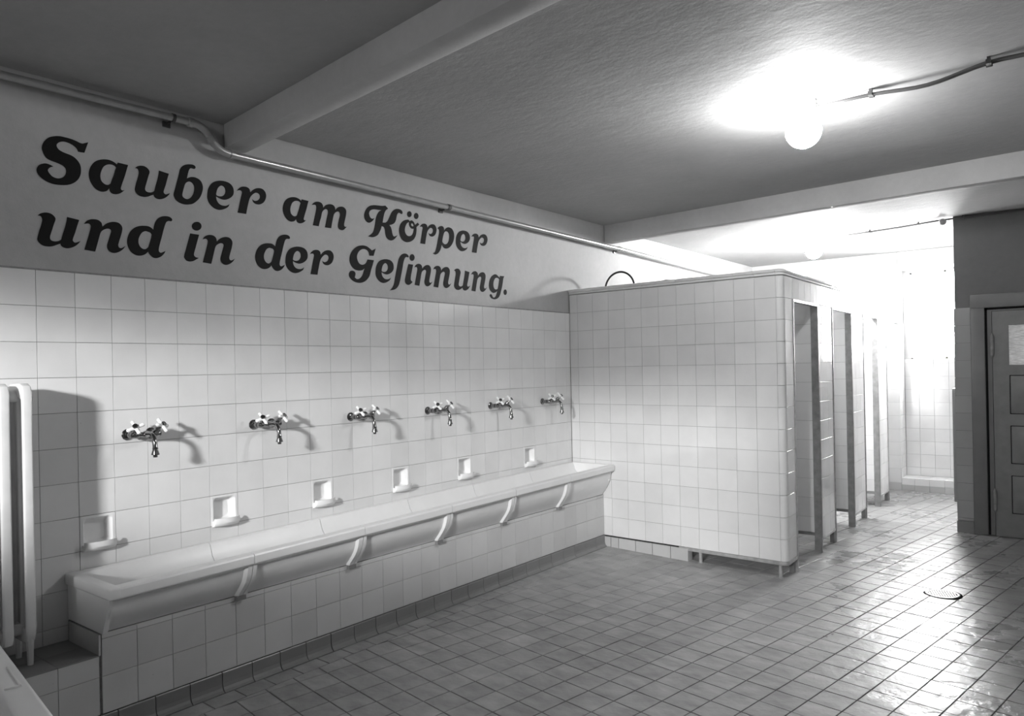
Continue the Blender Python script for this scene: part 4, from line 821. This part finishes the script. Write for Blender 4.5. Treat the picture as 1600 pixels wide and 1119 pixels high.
# ================================================================== the three cubicles
def cubicle(prev, a, b_, divider_y, label, nxt=None, last=False):
    t = empty('shower_cubicle', label, 'shower cubicle', (xs(a), a, 0.05), 'shower cubicles behind the partition')
    sa, sb, sp = a-3.93, b_-3.93, prev-3.93
    joints = [sa+0.004]
    k = sb
    js = []
    while k > sa+0.03: js.append(k); k -= 0.157
    js = [sa+0.020] + sorted(js)
    if js[1]-js[0] < 0.03: js.pop(1)
    for r in range(12):
        for s0, s1 in zip(js[:-1], js[1:]): tile(t, 'wall_tile', M['tile'], SO, SD, s0, s1, ZB+0.15*r, ZB+0.15*(r+1))
    hi = sb if not last else 8.155-3.93
    s = sp
    n = max(1, round((hi-sp)/0.156)); w = (hi-sp)/n
    for i in range(n):
        tile(t, 'wall_tile', M['tile'], SO, SD, sp+w*i, sp+w*(i+1), 1.931, 2.081)
        sweep2d('cap_tile', [SO+SD*(sp+w*i+0.001), SO+SD*(sp+w*(i+1)-0.001)], CAP, M['tile'], t)
    m_ = MB()
    def bar(s0, s1, d0, d1, z0, z1, q):        # d: inwards from the side face
        o0 = SO + SD*s0 - SN*d0; q.obox((o0.x, o0.y, z0), Vector((SD.x, SD.y, 0))*(s1-s0), Vector((-SN.x, -SN.y, 0))*(d1-d0), (0, 0, z1-z0))
    bar(sa+0.006, sb, 0.006, 0.052, ZB, 1.931, m_); bar(sp, hi, 0.006, 0.052, 1.936, 2.081, m_); m_.build('wall_core', M['grout'], t)
    m_ = MB(); bar(sa+0.022, sb-0.002, 0.0525, 0.058, ZB, 1.931, m_); bar(sp, hi, 0.0525, 0.058, 1.936, 2.081, m_); m_.build('inner_lining', M['tile'], t)
    z0 = FZ(xs(a))-0.003
    m_ = MB(); bar(sa-0.012, sa+0.018, -0.003, 0.052, z0, 1.934, m_); bevel(m_.build('door_post', M['metal_dark'], t, label='dark full-height post at the entrance'), 0.003, 1)
    m_ = MB(); bar(sp+0.010, sa-0.012, -0.004, 0.030, 1.912, 1.934, m_); bevel(m_.build('door_header', M['metal'], t), 0.002, 1)
    m_ = MB(); bar(sp+0.001, sp+0.012, -0.006, 0.030, z0, 1.934, m_); bevel(m_.build('door_strip', M['metal'], t), 0.002, 1)
    m_ = MB(); bar(sa-0.006, sb, -0.003, 0.03, 0.108, 0.130, m_); bevel(m_.build('bottom_rail', M['metal'], t), 0.003, 1)
    m_ = MB(); bar(sb-0.034, sb-0.002, 0.004, 0.036, z0, 0.109, m_); m_.build('leg', M['metal_dark'], t)
    if last:
        m_ = MB(); bar(sb+0.0, sb+0.010, -0.006, 0.030, z0, 1.934, m_); m_.build('door_strip', M['metal'], t)
        m_ = MB(); bar(sb+0.01, hi, -0.004, 0.030, 1.912, 1.934, m_); m_.build('door_header', M['metal'], t)
    # divider running back to the wall
    xr = xs(a)-0.055; dy = divider_y
    m_ = MB(); m_.box(0.0, xr, dy+0.006, dy+0.05, 0.162, 2.08); m_.build('divider_core', M['grout'], t)
    m_ = MB(); m_.box(0.0, xr, dy+0.0505, dy+0.056, 0.162, 2.08); m_.build('divider_lining', M['tile'], t)
    xc = [xr] + [1.567-0.15*k for k in range(11)]
    far = MB(); zz_ = [0.162, 0.281] + [0.281+0.15*i for i in range(1, 13)]
    for i in range(13):
        for j in range(len(xc)-1):
            tile(t, 'divider_tile', M['tile'], (0, dy), (1, 0), xc[j+1], xc[j], zz_[i], zz_[i+1], into=None if j < 3 else far)
    far.build('divider_tile_field', M['tile'], t, stuff=True)
    m_ = MB(); m_.box(0.0, xr, dy-0.003, dy+0.055, 0.138, 0.160); m_.build('divider_rail', M['metal_dark'], t)
    m_ = MB()
    for x in (0.25, 1.15): m_.box(x, x+0.03, dy+0.01, dy+0.04, FZ(x)-0.003, 0.139)
    m_.build('divider_leg', M['metal_dark'], t)
cubicle(4.1225, 4.772, 5.185, 4.785, 'first shower cubicle divider and front panel, right behind the rounded corner')
cubicle(5.192, 5.868, 6.325, 5.880, 'second shower cubicle divider and front panel, between two dark openings')
cubicle(6.332, 6.978, 7.420, 6.990, 'third shower cubicle divider and front panel, furthest and brightest', last=True)
# shower pipes looping over the wall top
def shower_arm(y, label):
    t = empty('shower_hose', label, 'hose', (0.12, y, 1.7), 'black hoses looped above the partition')
    b = MB(); pts = [(0.118, y+0.02, 1.75), (0.116, y+0.01, 2.05)] + [(0.255-0.14*math.cos(a), y, 2.15+0.137*math.sin(a)) for a in [PI*k/10 for k in range(0, 11)]] + [(0.394, y, 2.0), (0.394, y, 1.86)]
    b.tube(spline(pts, 3), 0.0085, 10); b.build('hose_loop', M['rubber'], t, True, 60)
    b = MB(); b.lathe([(0.010, 0.02), (0.012, 0.0), (0.045, -0.03), (0.047, -0.04), (0.005, -0.042)], (0.394, y, 1.86), (0, 0, 1), 14); b.build('shower_head', M['chrome'], t, True, 40)
    b = MB(); b.tube([(-0.006, y+0.02, 1.75), (0.118, y+0.02, 1.75)], 0.012, 10); b.lathe([(0.03, 0), (0.03, 0.006), (0.014, 0.012)], (-0.006, y+0.02, 1.75), (1, 0, 0), 12); b.build('wall_feed', M['chrome'], t, True, 40)
shower_arm(4.36, 'black hose loop rising above the left part of the partition')
shower_arm(5.24, 'black hose loop just peeping over the middle of the partition')

# ================================================================== floor drain and wall panel
dx, dy = lift(2.652, 4.170).xy; dz = FZ(dx)
dr = empty('floor_drain', 'round slotted iron drain cover set in the wet floor', 'drain', (dx, dy, dz))
b = MB(); b.lathe([(0.098, -0.004), (0.098, 0.0035), (0.094, 0.005), (0.084, 0.0045), (0.082, 0.001), (0.082, -0.004)], (dx, dy, dz), (0, 0, 1), 36); b.build('drain_ring', M['iron'], dr, True, 35)
b = MB(); b.lathe([(0.110, -0.003), (0.110, 0.0016), (0.097, 0.0016)], (dx, dy, dz), (0, 0, 1), 36); b.build('drain_joint', M['groove'], dr)
b = MB(); b.lathe([(0.0835, 0.0024), (0.001, 0.0024)], (dx, dy, dz), (0, 0, 1), 30); b.build('drain_pit', M['groove'], dr)
for k in range(-5, 6):
    o0 = 0.0142*k; hl = math.sqrt(max(0.080**2 - o0**2, 0)); a0 = 0.32
    u_ = Vector((math.cos(a0), math.sin(a0), 0)); w_ = Vector((-math.sin(a0), math.cos(a0), 0)); c = Vector((dx, dy, dz+0.0022))
    b = MB(); b.obox(c + u_*(o0-0.0042) - w_*hl, u_*0.0066, w_*(2*hl), (0, 0, 0.0016)); b.build('grate_bar', M['iron'], dr)
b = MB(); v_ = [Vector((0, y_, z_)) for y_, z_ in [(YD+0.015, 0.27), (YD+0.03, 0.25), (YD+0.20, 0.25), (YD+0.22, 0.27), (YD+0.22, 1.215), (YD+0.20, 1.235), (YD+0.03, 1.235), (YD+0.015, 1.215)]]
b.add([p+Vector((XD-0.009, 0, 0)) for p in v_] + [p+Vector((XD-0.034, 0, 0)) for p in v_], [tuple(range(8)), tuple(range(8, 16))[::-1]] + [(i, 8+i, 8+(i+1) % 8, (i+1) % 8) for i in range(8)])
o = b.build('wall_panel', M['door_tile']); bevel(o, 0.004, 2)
o['label'] = 'narrow pale upright panel with rounded corners on the end of the door wall'; o['category'] = 'panel'

# ================================================================== the painted lettering
def glyph_mesh(key, cons):
    cu = D.curves.new('letter', 'CURVE'); cu.dimensions = '2D'; cu.fill_mode = 'BOTH'; cu.extrude = 0.0005
    for con in cons:
        pts = []; n = len(con); P = [Vector((p[0]/2000, p[1]/2000)) for p in con]; cf = [p[2] for p in con]
        for i in range(n):
            a_, b_, c_, d2 = P[i-1], P[i], P[(i+1) % n], P[(i+2) % n]
            m1 = (c_-a_)*0.5; m2 = (d2-b_)*0.5
            if cf[i]: m1 = c_-b_
            if cf[(i+1) % n]: m2 = c_-b_
            st = 5
            if cf[i] and cf[(i+1) % n]: st = 1
            for k in range(st):
                t = k/st; pts.append((2*t**3-3*t*t+1)*b_ + (t**3-2*t*t+t)*m1 + (-2*t**3+3*t*t)*c_ + (t**3-t*t)*m2)
        s = cu.splines.new('POLY'); s.points.add(len(pts)-1); s.use_cyclic_u = True
        for i, p in enumerate(pts): s.points[i].co = (p.x, p.y, 0, 1)
    tmp = D.objects.new('tmp', cu); COL.objects.link(tmp)
    dg = bpy.context.evaluated_depsgraph_get(); me = D.meshes.new_from_object(tmp.evaluated_get(dg)); me.name = 'letter'
    D.objects.remove(tmp); D.curves.remove(cu); me.materials.clear(); me.materials.append(M['letter'])
    me.update(); return me
sl = empty('painted_slogan', 'two lines of bold black slanted lettering painted on the plaster above the tiles', 'lettering', (0, 0.014, 2.03))
GM = {k: glyph_mesh(k, c) for k, c in GL.items()}
for k, y_, z_, sy, sz in PL:
    mw = Matrix(((0, 0, 1, -0.0066), (1, 0, 0, y_), (0, 1, 0, z_), (0, 0, 0, 1))) @ Matrix.Diagonal((sy, sz, 1, 1))
    part('letter', GM[k], sl, mw)
